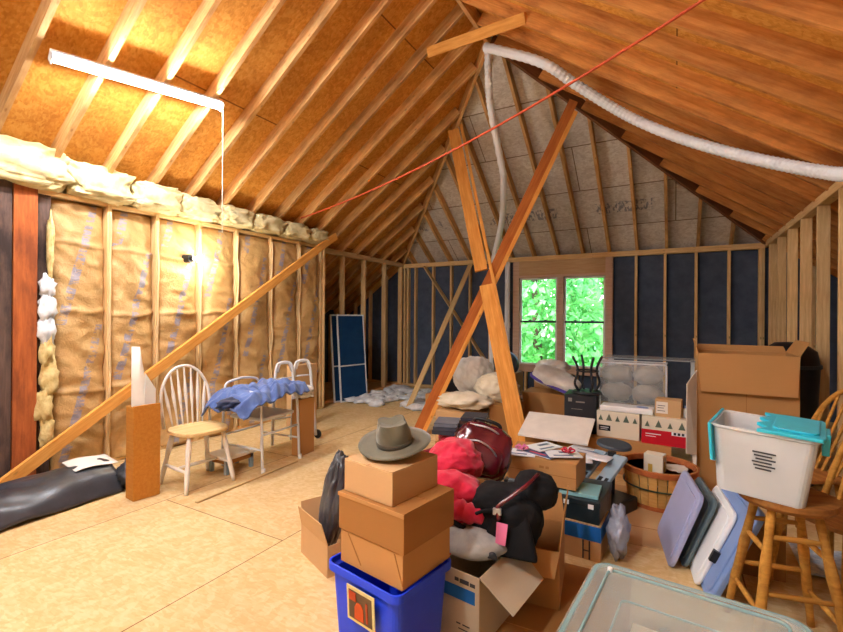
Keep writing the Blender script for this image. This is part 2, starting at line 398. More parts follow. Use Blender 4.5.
# ceiling: three sheathing slopes, rafters, hips and ridge as its parts
RVD = .125 / math.cos(math.atan(T))
ceiling = struct(bpy.data.objects.new('ceiling', None)); COL.objects.link(ceiling); ceiling.location = (XM, 2, ZR)
def slope(poly, m, th=.02):
    b = MB(); A = [Vector(p) for p in poly]; n = (A[1] - A[0]).cross(A[2] - A[0]).normalized()
    if n.z < 0: n = -n
    b.slab(A, th, n); return b.build('roof_sheathing', m, ceiling, M=Matrix())
ex = lambda k: (XM - XE0)
YC = 8.05; HL = XM - (YC - YA); HR = XM + (YC - YA)
slope([(XE0, Y0, zl(XE0) + RVD), (XE0, YC, zl(XE0) + RVD), (HL, YC, zl(HL) + RVD), (XM, YA, ZR + RVD), (XM, Y0, ZR + RVD)], OSB_L)
slope([(XE1, Y0, zr(XE1) + RVD), (XE1, YC, zr(XE1) + RVD), (HR, YC, zr(HR) + RVD), (XM, YA, ZR + RVD), (XM, Y0, ZR + RVD)], OSB_L)
slope([(HL, YC, zb(YC) + RVD), (HR, YC, zb(YC) + RVD), (XM, YA, ZR + RVD)], OSB_B)
def rafter(p0, p1, m, w=.038, d=.125, name='rafter'):   # p0,p1 on the underside
    p0 = Vector(p0); p1 = Vector(p1); x = (p1 - p0).normalized(); y = Vector((0, 0, 1)).cross(x).normalized(); z = x.cross(y)
    return board(name, p0 + z * d / 2, p1 + z * d / 2, w, d, m, ceiling, bevel=0)
hipz = .03
k = -9
while True:
    y = 1.333 + .406 * k; k += 1
    if y > YC - .04: break
    if y < Y0: continue
    xt = XM if y < YA else XM - (y - YA)
    if xt - .05 > XE0 + .3: rafter((xt - .02, y, zl(xt - .02)), (XE0 + .05, y, zl(XE0 + .05)), LUM)
k = -13
while True:
    y = 2.789 + .406 * k; k += 1
    if y > YC - .04: break
    if y < Y0: continue
    xt = XM if y < YA else XM + (y - YA)
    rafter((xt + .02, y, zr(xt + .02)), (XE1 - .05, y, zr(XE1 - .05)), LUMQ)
for i in range(-13, 14):
    x = -.139 + .406 * (i - 4) + .02
    if x < XL - .5 or x > XR + .5: continue
    yt = YA + abs(x - XM) + .03
    rafter((x, yt, zb(yt)), (x, YE, zb(YE)), LUM)
for sx in (-1, 1):
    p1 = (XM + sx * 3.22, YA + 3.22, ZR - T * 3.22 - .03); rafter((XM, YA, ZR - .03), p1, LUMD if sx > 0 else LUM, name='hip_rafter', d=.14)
board('ridge_board', (XM, Y0, ZR + .05), (XM, YA + .02, ZR + .05), .04, .16, LUM, ceiling)
# outer knee walls under the eaves, back wall, gable behind the camera
wall_left_outer = struct(MB().bb(XE0 - .03, XE0, Y0, YE, -.05, zl(XE0) + .26).build('wall_left_outer', SHEATH))
for y in [3.2 + .406 * i for i in range(12)]:
    board('stud', (XE0 + .045, y, 0), (XE0 + .045, y, zl(XE0) + .03), .038, .089, LUM2, wall_left_outer, upv=(1, 0, 0))
wall_right_outer = struct(MB().bb(XE1, XE1 + .03, Y0, YE, -.05, zr(XE1) + .26).build('wall_right_outer', SHEATH))
for y in [2.6 + .406 * i for i in range(13)]:
    board('stud', (XE1 - .045, y, 0), (XE1 - .045, y, zr(XE1) + .03), .038, .089, LUM2, wall_right_outer, upv=(1, 0, 0))
WX0, WX1, WZ0, WZ1 = -2.40, -.98, .56, 2.08
b = MB(); YS = YB + .09
b.bb(XE0, WX0, YS, YS + .02, -.05, 2.45); b.bb(WX1, XE1, YS, YS + .02, -.05, 2.45); b.bb(WX0, WX1, YS, YS + .02, -.05, WZ0); b.bb(WX0, WX1, YS, YS + .02, WZ1, 2.45)
wall_back = struct(b.build('wall_back', SHEATH))
b = MB()
for x0, x1, z0, z1 in ():
    pass
for x in (-4.78, -4.70, -4.53, -4.13, -3.74, -3.35, -2.95, -.535, -.135, .268, .67, 1.03, 1.06):
    board('stud', (x, YB + .045, .04), (x, YB + .045, 2.37), .038, .089, LUM2, wall_back, upv=(0, 1, 0))
for x in (XE0 + .3, XE0 + .7, -5.25, 1.6, 2.0, 2.4):
    board('stud', (x, YB + .045, .04), (x, YB + .045, zl(x) + .1 if x < 0 else zr(x) + .1), .038, .089, LUM2, wall_back, upv=(0, 1, 0))
for x in (-2.28, -1.94, -1.42, -1.08):
    board('cripple_stud', (x, YB + .045, .04), (x, YB + .045, .47), .038, .089, LUM2, wall_back, upv=(0, 1, 0))
board('bottom_plate', (XE0, YB + .045, .02), (XE1, YB + .045, .02), .089, .038, LUM2, wall_back)
board('top_plate', (XL, YB + .045, 2.39), (XR, YB + .045, 2.39), .089, .038, LUM2, wall_back)
board('top_plate', (XL, YB + .045, 2.43), (XR, YB + .045, 2.43), .089, .038, LUM2, wall_back)
# open framed knee walls
wall_left = struct(board('wall_left', (XL - .045, 5.14, 2.43), (XL - .045, YB, 2.43), .089, .076, LUM2))
for y in (5.86, 6.45, 7.10, 7.68):
    board('stud', (XL - .045, y, .04), (XL - .045, y, 2.39), .038, .089, LUM2, wall_left, upv=(1, 0, 0))
board('bottom_plate', (XL - .045, 5.3, .02), (XL - .045, YB, .02), .089, .038, LUM2, wall_left)
wall_right = struct(board('wall_right', (XR + .045, Y0, 2.43), (XR + .045, YB, 2.43), .089, .076, LUM2))
for y in (7.45, 6.9, 6.32, 5.73, 5.14, 4.53, 3.95, 3.35, 2.75, 2.1, 1.5):
    board('stud', (XR + .045, y, .04), (XR + .045, y, 2.39), .038, .089, LUM2, wall_right, upv=(1, 0, 0))
board('bottom_plate', (XR + .045, Y0, .02), (XR + .045, YB, .02), .089, .038, LUM2, wall_right)
# gable wall behind the camera
b = MB(); b.prism([(XE0, -.05), (XE1, -.05), (XE1, zr(XE1) + .3), (XM, ZR + .33), (XE0, zl(XE0) + .3)], 0, .03, Matrix(((1, 0, 0, 0), (0, 0, 1, Y0 - .03), (0, 1, 0, 0), (0, 0, 0, 1))))
wall_front = struct(b.build('wall_front', OSB_B))
# soffit and fascia closing the back eave, gable end beyond the hips
struct(MB().bb(XE0, XE1, YS + .02, YC + .02, 2.18, 2.2).build('trim_1', OSB_L)); struct(MB().bb(XE0, XE1, YC + .001, YC + .02, 2.15, 2.72).build('trim_2', OSB_L))
# the insulated partition on the left
XI = -4.62; ZI = 2.56
wall_left_partition = struct(MB().bb(XI - .16, XI - .145, 1.15, 5.16, 0, 2.5).build('wall_left_partition', DARK))
seps = [1.76, 2.205, 2.65, 3.126, 3.611, 4.136, 4.639, 5.08]
for y in seps[1:]:
    board('stud', (XI - .05, y, .02), (XI - .05, y, 2.42), .036, .14, LUM2, wall_left_partition, upv=(1, 0, 0))
board('end_stud', (XI - .05, 5.14, .02), (XI - .05, 5.14, 2.47), .036, .16, LUM2, wall_left_partition, upv=(1, 0, 0))
board('bottom_plate', (XI - .06, 1.15, .02), (XI - .06, 5.16, .02), .14, .038, LUM2, wall_left_partition)
board('top_plate', (XI - .06, 1.15, 2.42), (XI - .06, 5.16, 2.42), .14, .038, LUM2, wall_left_partition)
board('red_post', (XI + .03, 1.575, 0), (XI + .03, 1.575, 2.46), .155, .04, LUMR, wall_left_partition, upv=(1, 0, 0))
board('weathered_post', (XI, 1.42, 0), (XI, 1.42, 2.46), .14, .09, LUMG, wall_left_partition, upv=(1, 0, 0))
board('weathered_post', (XI - .03, 1.715, 0), (XI - .03, 1.715, 2.4), .09, .05, LUMG, wall_left_partition, upv=(1, 0, 0))
board('weathered_post', (XI, 1.25, 0), (XI, 1.25, 2.4), .16, .06, LUMG, wall_left_partition, upv=(1, 0, 0))
for i in range(len(seps) - 1):
    ya, yb = seps[i] + .012, seps[i + 1] - .012; cy = (ya + yb) / 2; w = (yb - ya); sd = i * 5.3
    def f(u, v, w=w, sd=sd, i=i):
        e = (4 * u * (1 - u)) ** .45; top = min(1, (1 - v) * 9) ** .5
        z = .03 + v * 2.36; y = (u - .5) * w
        x = .085 * e * (.35 + .65 * top)
        q = Vector((y * 2.2, z * 3.2 + y * 1.1, sd))
        x += .026 * (noise.noise(q * 2.1)) + .034 * e * (.35 - abs(noise.noise(q * 2.6 + Vector((3, 1, 4)))))
        for zz in (((.72, 1.42, 2.02) if i < 2 else (1.42, 2.02)) if i < 4 else ()):        # horizontal creases where sheets lap
            dz = z - (zz + .05 * noise.noise(Vector((y * 4, sd, zz)))); x += .02 * math.exp(-(dz / .02) ** 2) - (.014 if dz > 0 else 0)
        if i >= 4: y *= 1 - .10 * math.sin(v * 9 + sd)
        return (x, y, z)
    MB().sheet(f, 24, 130, .02).build('insulation_batt', KRAFT, wall_left_partition, smooth=True, M=Matrix.Translation((XI - .045, cy, 0)))
for i, y in enumerate(seps[1:-1]):
    pts = [(XI + .028 + .012 * noise.noise(Vector((z * 5, i, 0))), y + .018 * noise.noise(Vector((z * 3, i, 7))), z) for z in [.05 + .05 * k for k in range(47)]]
    MB().tube(pts, lambda t, i=i: .011 + .006 * noise.noise(Vector((t * 14, i, 3))), 6).build('paper_flange', KEDGE, wall_left_partition, smooth=True)

# window_1 : a pair of double-hung sashes in raw framing
window_1 = struct(bpy.data.objects.new('window_1', None)); COL.objects.link(window_1); window_1.location = ((WX0 + WX1) / 2, YB, WZ0)
I4 = Matrix()
b = MB(); y0, y1 = YB - .0, YB + .10
b.bb(WX0 - .11, WX0, y0, y1, .44, 2.37); b.bb(WX1, WX1 + .11, y0, y1, .44, 2.37); b.bb(WX0 - .11, WX1 + .11, y0 - .002, y1, .44, WZ0); b.bb(WX0 - .11, WX1 + .11, y0 - .002, y1, WZ1, WZ1 + .04)
b.build('rough_framing', LUMP, window_1, M=I4, bevel=.003)
MB().bb(WX0 - .10, WX1 + .10, y0 + .004, y1, WZ1 + .04, 2.37).build('header_panel', HDR, window_1, M=I4, bevel=.003)
MB().bb(WX0 - .02, WX1 + .02, y0 - .03, y1, WZ0 - .03, WZ0 + .01).build('window_sill', LUMP, window_1, M=I4, bevel=.003)
xm = (WX0 + WX1) / 2
MB().bb(xm - .05, xm + .05, y0 + .0, y1, WZ0, WZ1).build('mullion', LUMP, window_1, M=I4, bevel=.003)
for xa, xb in ((WX0, xm - .05), (xm + .05, WX1)):
    for za, zb_, yo in ((WZ0, 1.33, 0), (1.30, WZ1, .03)):
        b = MB(); t = .035; ya, yb = y0 + .03 + yo, y0 + .06 + yo
        b.bb(xa, xa + t, ya, yb, za, zb_); b.bb(xb - t, xb, ya, yb, za, zb_); b.bb(xa + t, xb - t, ya, yb, za, za + (t if za < 1 else .03)); b.bb(xa + t, xb - t, ya, yb, zb_ - (t if za > 1 else .03), zb_)
        so_ = b.build('sash', WHITE, window_1, M=I4, bevel=.002)
        MB().bb(xa + t, xb - t, (ya + yb) / 2 - .002, (ya + yb) / 2 + .002, za + .03, zb_ - .03).build('pane', GLASS, so_, M=I4)
    MB().bb(xa + .02, xb - .02, y0 + .022, y0 + .066, 1.3, 1.335).build('meeting_rail', SLATE, window_1, M=I4, bevel=.002, label='dark meeting rail')
    for q in (.3, .7):
        MB().bb(xa + (xb - xa) * q - .02, xa + (xb - xa) * q + .02, y0 + .014, y0 + .03, 1.325, 1.35).build('sash_lock', SLATE, window_1, M=I4, bevel=.003)

# ================================================================ OUTSIDE
struct(MB().bb(-60, 60, 8.9, 90, -3.6, -3.5).build('ground', GRASS))
def tree(x, y, h, r, m, label, sd):
    t = thing('leafy_tree', label, 'tree', (x, y, -3.5), group='trees outside the window')
    MB().tube([(0, 0, 0), (.1, .05, h * .4), (-.05, 0, h * .75)], lambda q: .22 * (1 - q * .6), 8).build('trunk', BARK, t, smooth=True)
    b = MB(); rnd = random.Random(sd)
    for k in range(7600):
        while True:
            p = Vector((rnd.uniform(-1, 1), rnd.uniform(-1, 1), rnd.uniform(-1, 1)))
            if .45 < p.length < 1: break
        p *= 1 + .25 * noise.noise(p * 2.3 + Vector((sd, 0, 0)))
        c = Vector((p.x * r, p.y * r, h * .58 + p.z * h * .42))
        s = rnd.uniform(.09, .19); M = Matrix.Translation(c) @ Euler((rnd.uniform(-1.2, 1.2), rnd.uniform(-1.2, 1.2), rnd.uniform(0, 6.3))).to_matrix().to_4x4()
        vs = [b.b.verts.new(M @ Vector(q)) for q in ((-s, 0, 0), (0, -s * .55, .02), (s, 0, 0), (0, s * .55, .02))]; b.b.faces.new(vs)
    b.build('foliage', m, t)
tree(-8.6, 14.4, 8.6, 2.2, LEAF1, 'leftmost leafy green tree seen through the left window sash', 1)
tree(-4.0, 14.6, 9.0, 2.2, LEAF2, 'bright green leafy tree seen through the middle of the window', 2)
tree(1.2, 14.0, 8.2, 2.1, LEAF1, 'rightmost leafy green tree outside the window', 3)
tree(-7.4, 19.8, 11, 2.5, LEAF2, 'farther tall leafy tree behind the left window sash', 4)
tree(-2.0, 20.0, 11, 2.5, LEAF1, 'farther tall leafy tree behind the right window sash', 5)
# ================================================================ LIGHT FITTINGS
def fixture(a, bpt, label, nrm, group=None):
    a = Vector(a); bpt = Vector(bpt); n = Vector(nrm).normalized(); mid = (a + bpt) / 2
    t = thing('fluorescent_light', label, 'ceiling light', mid, group=group)
    x = (bpt - a).normalized(); y = n.cross(x).normalized(); M = Matrix((x, y, n)).transposed().to_4x4(); M.translation = mid; L = (bpt - a).length
    MB().box((0, 0, .022), (L, .085, .03)).box((L / 2 - .005, 0, 0), (.012, .08, .05)).box((-L / 2 + .005, 0, 0), (.012, .08, .05)).build('housing', HOUSING, t, M=M, bevel=.004)
    MB().tube([(-L / 2 + .02, 0, -.005), (0, 0, -.005), (L / 2 - .02, 0, -.005)], .025, 12).build('diffuser', EMIT, t, M=M, smooth=True)
    return t
nl = Vector((-T, 0, 1)); nr = Vector((T, 0, 1)); nlu = nl.normalized() * .05
fx = fixture(Vector((-3.745, 1.403, 3.189)) - nlu, Vector((-3.578, 2.611, 3.305)) - nlu, 'long glowing fluorescent strip light fixed under the left roof rafters', nl)
tag(MB().tube([(-3.55, 2.62, 3.24), (-3.552, 2.622, 2.7), (-3.56, 2.63, 2.14)], .004, 6).build('pull_cord', CORDW), 'thin pale cord hanging from the right end of the fluorescent light', 'cord')
nru = nr.normalized() * .05
EMIT = FILL_EMIT  # next two fixtures are unseen fill lamps, added to brighten the attic
fixture(Vector((XM - .6, -.2, zl(XM - .6))) - nlu, Vector((XM - .6, -1.4, zl(XM - .6))) - nlu, 'added fluorescent fill light high on the left rafters behind the camera', nl)
fixture(Vector((XM + .6, -.2, zr(XM + .6))) - nru, Vector((XM + .6, -1.4, zr(XM + .6))) - nru, 'added fluorescent fill light high on the right rafters behind the camera', nr)
bl = thing('light_bulb', 'bare glowing bulb in a lampholder on the kraft paper wall', 'light bulb', (XI + .09, 2.965, 2.0))
MB().cyl((-.07, -.03, 0), (.0, 0, 0), .045, .045, 16).cyl((0, 0, 0), (.04, .01, 0), .025, .022, 16).build('lampholder', BLACK, bl, smooth=False)
MB().blob((.09, .05, -.005), (.042, .042, .042), amp=0, sub=3).build('bulb', BULB, bl, smooth=True)
pl_ = bpy.data.lights.new('bulb_light', 'POINT'); pl_.energy = 4; pl_.color = (1, .9, .72); pl_.shadow_soft_size = .05
plo = bpy.data.objects.new('bulb_light', pl_); COL.objects.link(plo); plo.parent = bl; plo.location = (.19, .07, 0)

# ================================================================ TOP INSULATION, BRACES, PIPES
def batt_chunk(c, d, rz, label, sd, m=FG):
    b = MB(); b.blob((0, 0, 0), d, amp=.20, fr=3.6, sub=5, seed=sd, sq=.5, ridge=.03)
    return tag(b.build('insulation_roll', m, None, smooth=True, loc=c, rz=rz), label, 'insulation', 'fibreglass pieces on top of the insulated partition')
chunks = [(1.52, .34, .17, 2.60), (2.10, .25, .15, 2.58), (2.60, .24, .13, 2.565), (3.07, .23, .125, 2.56), (3.54, .23, .115, 2.56), (4.02, .24, .11, 2.56), (4.50, .23, .11, 2.555), (4.93, .19, .10, 2.55)]
lab = ['large pale fibreglass piece above the red post, nearest on the partition top', 'second fibreglass piece from the red post along the partition top', 'third fibreglass piece from the red post along the partition top',
 'fourth fibreglass piece along the partition top, left above the glowing bulb', 'fifth fibreglass piece along the partition top, right above the glowing bulb', 'sixth fibreglass piece along the partition top', 'seventh fibreglass piece along the partition top, where the rope ends', 'small ragged fibreglass piece at the far end of the partition top']
for i, (y, hl, hh, z) in enumerate(chunks):
    batt_chunk((XI - .0, y, z), (.17, hl, hh), 0, lab[i], i + 1)
t = thing('insulation_scraps', 'torn yellow and grey fibreglass hanging beside the red post', 'insulation', (XI + .03, 1.72, 0))
b = MB()
for k, (z, w, h, m) in enumerate([(1.62, .05, .10, 0), (1.45, .06, .13, 0), (1.25, .06, .12, 0)]): b.blob((.02, .02 * math.sin(k * 3), z), (.04, w, h), amp=.5, fr=6, sub=3, seed=k + 40)
b.build('grey_scrap', FGW, t, smooth=True)
b = MB()
for k, (z, w, h) in enumerate([(1.08, .05, .14), (.86, .065, .16), (.62, .06, .16), (.40, .05, .14), (1.95, .02, .30)]): b.blob((.02, .02 * math.sin(k * 2.1), z), (.045, w, h), amp=.45, fr=5, sub=3, seed=k + 60)
b.build('yellow_scrap', FGY, t, smooth=True)

tag(board('diagonal_brace', (XI + .16, 1.32, -.0 + .03), (XI + .16, 5.24, 2.60), .038, .10, LUMO), 'long sloping timber brace across the kraft paper wall', 'timber brace')
def lbrace(name, p0, p1, label, side, w1=.15, w2=.10, cut=None):
    p0 = Vector(p0); p1 = Vector(p1); t = thing(name, label, 'timber brace', p0, group=None)
    mid = (p0 + p1) / 2; view = (mid - Vector((0, 0, 1.4))).normalized(); ax = (p1 - p0).normalized()
    s = ax.cross(view).normalized()
    if s.dot(rt) < 0: s = -s          # towards picture right
    n = s.cross(ax).normalized()
    if n.dot(view) > 0: n = -n
    # flat board facing the room
    M = Matrix((ax, s, n)).transposed().to_4x4(); L = (p1 - p0).length
    def bd(a, b_, cs, cn, w, h, nm, m):
        Mm = M.copy(); Mm.translation = p0 + ax * ((a + b_) / 2 * L) + s * cs + n * cn
        MB().box((0, 0, 0), ((b_ - a) * L, w, h)).build(nm, m, t, bevel=.003, M=Mm)
    if cut:
        bd(0, cut, -.03, 0, w1, .038, 'board', LUMO); bd(cut + .05, 1, -.05, -.04, w1, .038, 'board', LUMO)
        bd(0, 1, w1 / 2 - .03 + .019, -.01, .038, w2, 'board', LUMO)
    else:
        bd(0, 1, -.03, 0, w1 * .8, .038, 'board', LUMO_SHADE); bd(0, .97, w1 * .4 - .03 + .024, .03, .048, w2, 'board', LUMO)  # wide board takes the shade-coloured timber
    return t
lbrace('ridge_brace', (-1.33, 4.46, 0), (-2.56, 5.44, 3.93), 'orange timber brace leaning up to the left, behind the other brace of the crossed pair', 1, cut=.45)
lbrace('ridge_brace', (-2.66, 4.66, 0), (-1.0, 5.32, 3.86), 'orange timber brace with one side coloured as shade, leaning up to the right, in front of the crossed pair', 1, w1=.13, w2=.09)
tag(board('collar_tie', (-2.30, 4.17, 4.20), (-1.19, 3.98, 4.10), .04, .10, LUMO, upv=(0, -.5, 1)), 'short orange board nailed across just below the roof peak', 'timber board')
tag(board('pale_board', (-3.46, 5.72, .01), (-3.27, 7.60, 2.36), .09, .02, LATH, upv=(0, -1, .5)), 'thin pale board leaning against the back wall left of the braces', 'timber board')
tag(board('wall_brace', (-4.30, 7.70, 2.38), (-2.90, 7.70, .44), .02, .14, LUM2, upv=(0, -1, 0)), 'brown diagonal board nailed across studs left of the window', 'timber brace')
tag(board('wall_brace', (1.30, 5.05, .9), (1.30, 3.6, 2.2), .03, .09, LUM2, upv=(1, 0, 0)), 'diagonal board behind the right wall studs', 'timber brace')
# ducts and pipes
pts = smooth_path([(-1.84, 4.72, 4.36), (-1.86, 4.80, 4.05), (-1.90, 5.0, 3.8), (-1.93, 5.50, 3.25)], 12)
t = thing('hanging_duct', 'white ribbed hose dropping from the roof peak and ending in smooth pipe', 'pipe', (-1.84, 4.72, 4.36))
MB().tube(pts, .045, 12, rib=.86).build('ribbed_hose', PVC, t, smooth=False, M=I4)
MB().tube(smooth_path([(-1.93, 5.50, 3.25), (-1.95, 5.58, 3.17), (-2.12, 6.02, 2.76), (-2.42, 6.50, 2.27), (-2.50, 6.62, 2.0), (-2.56, 6.81, .75), (-2.56, 6.81, .02)], 6), .043, 12).build('smooth_pipe', PVC, t, smooth=True, M=I4)
tag(MB().cyl((-2.575, 7.62, .03), (-2.575, 7.62, 2.36), .045).cyl((-2.575, 7.62, 1.2), (-2.575, 7.62, 1.3), .052).build('vent_pipe', PVC, smooth=False), 'straight white vertical pipe against the wall left of the window', 'pipe')
dp = [(-1.50, 4.20, 4.02), (-1.388, 4.073, 4.058), (-1.171, 4.399, 3.906), (-.872, 4.578, 3.696), (-.571, 4.758, 3.486), (-.308, 4.832, 3.302), (.03, 4.784, 3.065), (.33, 4.643, 2.855), (.587, 4.476, 2.675), (.804, 4.293, 2.523), (.965, 4.115, 2.405), (1.01, 3.9, 2.34)]
dp = [(-1.78, 4.5, 4.28)] + dp[2:]
dp = [(x, y, z) for x, y, z in dp]
tag(MB().tube(smooth_path(dp, 16), .05, 12, rib=.88).build('flexible_duct', PVC), 'white ribbed flexible duct running down the right roof slope', 'duct')
rp = []
A_ = Vector((.30, 2.55, 3.02)); B_ = Vector((-4.36, 4.42, 2.70))
for k in range(41):
    q = k / 40; p = A_.lerp(B_, q); p.z -= .16 * 4 * q * (1 - q) * (1 - .3 * q); rp.append(p)
t = thing('rope', 'thin orange rope strung across the attic to the partition top', 'rope', A_)
MB().tube(rp, .009, 6).build('strand', ROPE, t, smooth=True, M=I4)
MB().tube([(A_.x, A_.y, A_.z), (.42, 2.4, 3.0)], .009, 6).build('knot_end', ROPE, t, M=I4)

# loose insulation at the back left floor: nobody could count it
b = MB(); rnd = random.Random(3)
for k in range(60):
    x = rnd.uniform(-4.6, -3.0); y = rnd.uniform(5.75, 7.3)
    b.blob((x, y, .03), (rnd.uniform(.1, .22), rnd.uniform(.08, .18), rnd.uniform(.03, .08)), rnd.uniform(0, 180), amp=.5, fr=4, sub=2, seed=k, flat=-.03)
tag(b.build('loose_insulation', FGW, smooth=True), 'white fluffy loose insulation spread on the floor at the back left', 'insulation', kind='stuff')

# ================================================================ LEFT SIDE
def window_screen(x, y, rz, lean, w, h, label):
    t = thing('window_screen', label, 'window screen', (x, y, 0), group=None, rot=(R(lean), 0, R(rz)))
    b = MB(); f = .022
    b.bb(0, f, -.012, .012, 0, h); b.bb(w - f, w, -.012, .012, 0, h); b.bb(f, w - f, -.012, .012, 0, f); b.bb(f, w - f, -.012, .012, h - f, h); b.bb(f, w - f, -.008, .008, h * .40, h * .40 + .02)
    b.build('frame', STEELW, t, bevel=.002); MB().bb(f, w - f, -.003, .003, f, h - f).build('mesh', NAVY, t)
window_screen(-4.66, 5.62, 79, -5, .58, 1.42, 'navy window screen in a white frame, front of the leaning pair')
window_screen(-4.745, 5.56, 79, -5, .58, 1.42, 'navy window screen in a white frame, behind the front leaning one')

# narrow wooden box with white poster boards
t = thing('wooden_box', 'tall narrow honey coloured wooden box standing left of the white chair', 'wooden box', (-3.505, 1.85, 0), rz=-6)
b = MB(); w, d, h = .13, .19, .70
b.bb(-w, 0, 0, .015, 0, h).bb(-w, 0, d - .015, d, 0, h).bb(-w, -w + .015, .015, d - .015, 0, h).bb(-w + .015, 0, .015, d - .015, 0, .015); b.build('carcass', HONEY, t, bevel=.003)
MB().bb(-.015, .004, 0, d, 0, h + .01).build('front_panel', HONEY, t, bevel=.004)
tag(MB().sheet(lambda u, v: (-.105 + .07 * math.sin(u * 2.6), .025 + .13 * u, .03 + v * (1.12 - .30 * max(0, min(1, (u - .3) * 3)) ** .7 )), 24, 4, .005).build('poster_board', WHITE, smooth=True, loc=(-3.505, 1.85, 0), rz=-6), 'curved white board standing in the narrow wooden box', 'poster board')
tag(MB().slab([(-.03, .07, .03), (-.03, .165, .03), (-.03, .165, .82), (-.03, .09, .95)], .006).build('white_sheet', WPLAS, loc=(-3.505, 1.85, 0), rz=-6), 'flat white sheet leaning in front inside the narrow wooden box', 'board')

def windsor_chair(x, y, rz, label, wm_, sm, arm=False):
    t = thing('windsor_chair', label, 'chair', (x, y, 0), rz)      # faces local -Y
    b = MB(); b.prism([(.21 * math.copysign(abs(math.cos(a)) ** .7, math.cos(a)), (.205 if math.sin(a) > 0 else .215) * math.copysign(abs(math.sin(a)) ** .75, math.sin(a))) for a in [2 * math.pi * k / 40 for k in range(40)]], .43, .462)
    b.build('seat', sm, t, bevel=.008)
    prof = [.014, .018, .022, .02, .016, .02, .019, .017, .013]
    for sx in (-1, 1):
        for sy in (-1, 1):
            a = Vector((sx * .14, sy * .13, .435)); c = Vector((sx * .20, sy * .205, 0))
            MB().tube([a.lerp(c, k / 8) for k in range(9)], lambda q: prof[int(q * 8)], 10).build('leg', wm_, t, smooth=True)
        MB().tube([(sx * .178, -.168 + .336 * k / 6, .16) for k in range(7)], lambda q: .009 + .006 * math.sin(q * math.pi), 8).build('stretcher', wm_, t, smooth=True)
    MB().tube([(-.178 + .356 * k / 6, 0, .16) for k in range(7)], lambda q: .009 + .006 * math.sin(q * math.pi), 8).build('stretcher', wm_, t, smooth=True)
    hoop = []
    for k in range(33):
        a = math.pi * k / 32; cx_ = -.195 * math.cos(a) * (1.12 if .15 < k / 32 < .85 else 1.0 + .12 * math.sin(min(k, 32 - k) / 5 * math.pi / 2)); z = .455 + .50 * math.sin(a) ** .62
        hoop.append((cx_, .165 + .20 * (z - .455) * .8, z))
    MB().tube(hoop, .013, 8).build('hoop', wm_, t, smooth=True)
    for k in range(7):
        u = (k - 3) / 3; top = .455 + .50 * math.sin(math.acos(max(-1, min(1, u * .80)))) ** .62 - .01
        pts = [(u * (.125 + .05 * q / 10), .165 + .16 * (top - .455) * q / 10, .455 + (top - .455) * q / 10) for q in range(11)]
        MB().tube(pts, lambda q: .005 + .008 * math.exp(-((q - .55) / .2) ** 2) + .002, 8).build('spindle', wm_, t, smooth=True)
    return t
windsor_chair(-3.46, 2.34, 84, 'white spindle back chair with natural wood seat', WHITE, SEATW)

# shower chair draped with blue cloth
t = thing('shower_chair', 'white metal framed shower chair under the blue cloth', 'chair', (-3.42, 2.98, 0), 4)
for sy in (-1, 1):
    MB().tube(smooth_path([(.24, sy * .24, .0), (.22, sy * .235, .45), (.20, sy * .23, .66), (.12, sy * .23, .70), (-.18, sy * .23, .70), (-.24, sy * .24, .62), (-.26, sy * .24, 0)], 5), .0125, 8).build('side_frame', STEELW, t, smooth=True)
    for sx in (-1, 1): MB().cyl((sx * .25, sy * .24, 0), (sx * .25, sy * .24, .04), .017).build('rubber_foot', WPLAS, t)
MB().bb(-.20, .20, -.21, .21, .44, .475).build('seat', STEELW, t, bevel=.012)
for pa, pb in (((.225, -.24, .33), (.225, .24, .33)), ((-.25, -.24, .28), (-.25, .24, .28)), ((.235, -.24, .2), (-.25, -.24, .2)), ((.235, .24, .2), (-.25, .24, .2))): MB().cyl(pa, pb, .01, n=8).build('cross_bar', STEELW, t, smooth=True)
MB().tube(smooth_path([(-.24, -.2, .6), (-.27, -.2, .74), (-.27, -.05, .78), (-.27, .05, .78), (-.27, .2, .74), (-.24, .2, .6)], 5), .012, 8).build('back_rail', STEELW, t, smooth=True)
def drape(u, v):
    x = (u - .5) * .62; y = (v - .5) * .84
    e = max(abs(x) - .20, 0); ey = max(-y - .24, 0)
    z = .725 - max(e - .03, 0) * 1.1 - ey * .75 + .05 * noise.noise(Vector((x * 6, y * 5, 2))) + .06 * abs(noise.noise(Vector((x * 6 + y * 8, y * 4, 9)))) - .05 * abs(noise.noise(Vector((x * 11 - y * 9, y * 7, 4))))
    return (x * .86 + .01, y + .03 * noise.noise(Vector((x * 4, y * 4, 5))), z)
tag(MB().sheet(drape, 56, 80, .012).build('blue_cloth', BLUEF, smooth=True, loc=(-3.40, 2.90, 0), rz=4), 'crumpled blue cloth draped over the shower chair', 'cloth')
b = MB(); b.blob((0, 0, 0), (.10, .2, .05), amp=.3, fr=4, seed=11); tag(b.build('navy_garment', m_fabric('navy_cloth', hx('1b2238'), hx('2c3858')), smooth=True, loc=(-3.33, 2.60, .63), rz=10), 'dark navy garment bunched at the left end of the blue cloth', 'garment')
# step platform
t = thing('step_stool', 'low white step with grey legs under the shower chair', 'step stool', (-3.50, 2.70, 0), 0)
MB().bb(-.13, .13, -.17, .17, .13, .165).build('tread', WHITE, t, bevel=.006)
for sx in (-1, 1):
    for sy in (-1, 1): MB().bb(sx * .10 - .015, sx * .10 + .015, sy * .13 - .015, sy * .13 + .015, 0, .13).build('leg', MACH, t)
MB().bb(-.115, .115, -.14, .14, .09, .13).build('apron', CARD3, t)

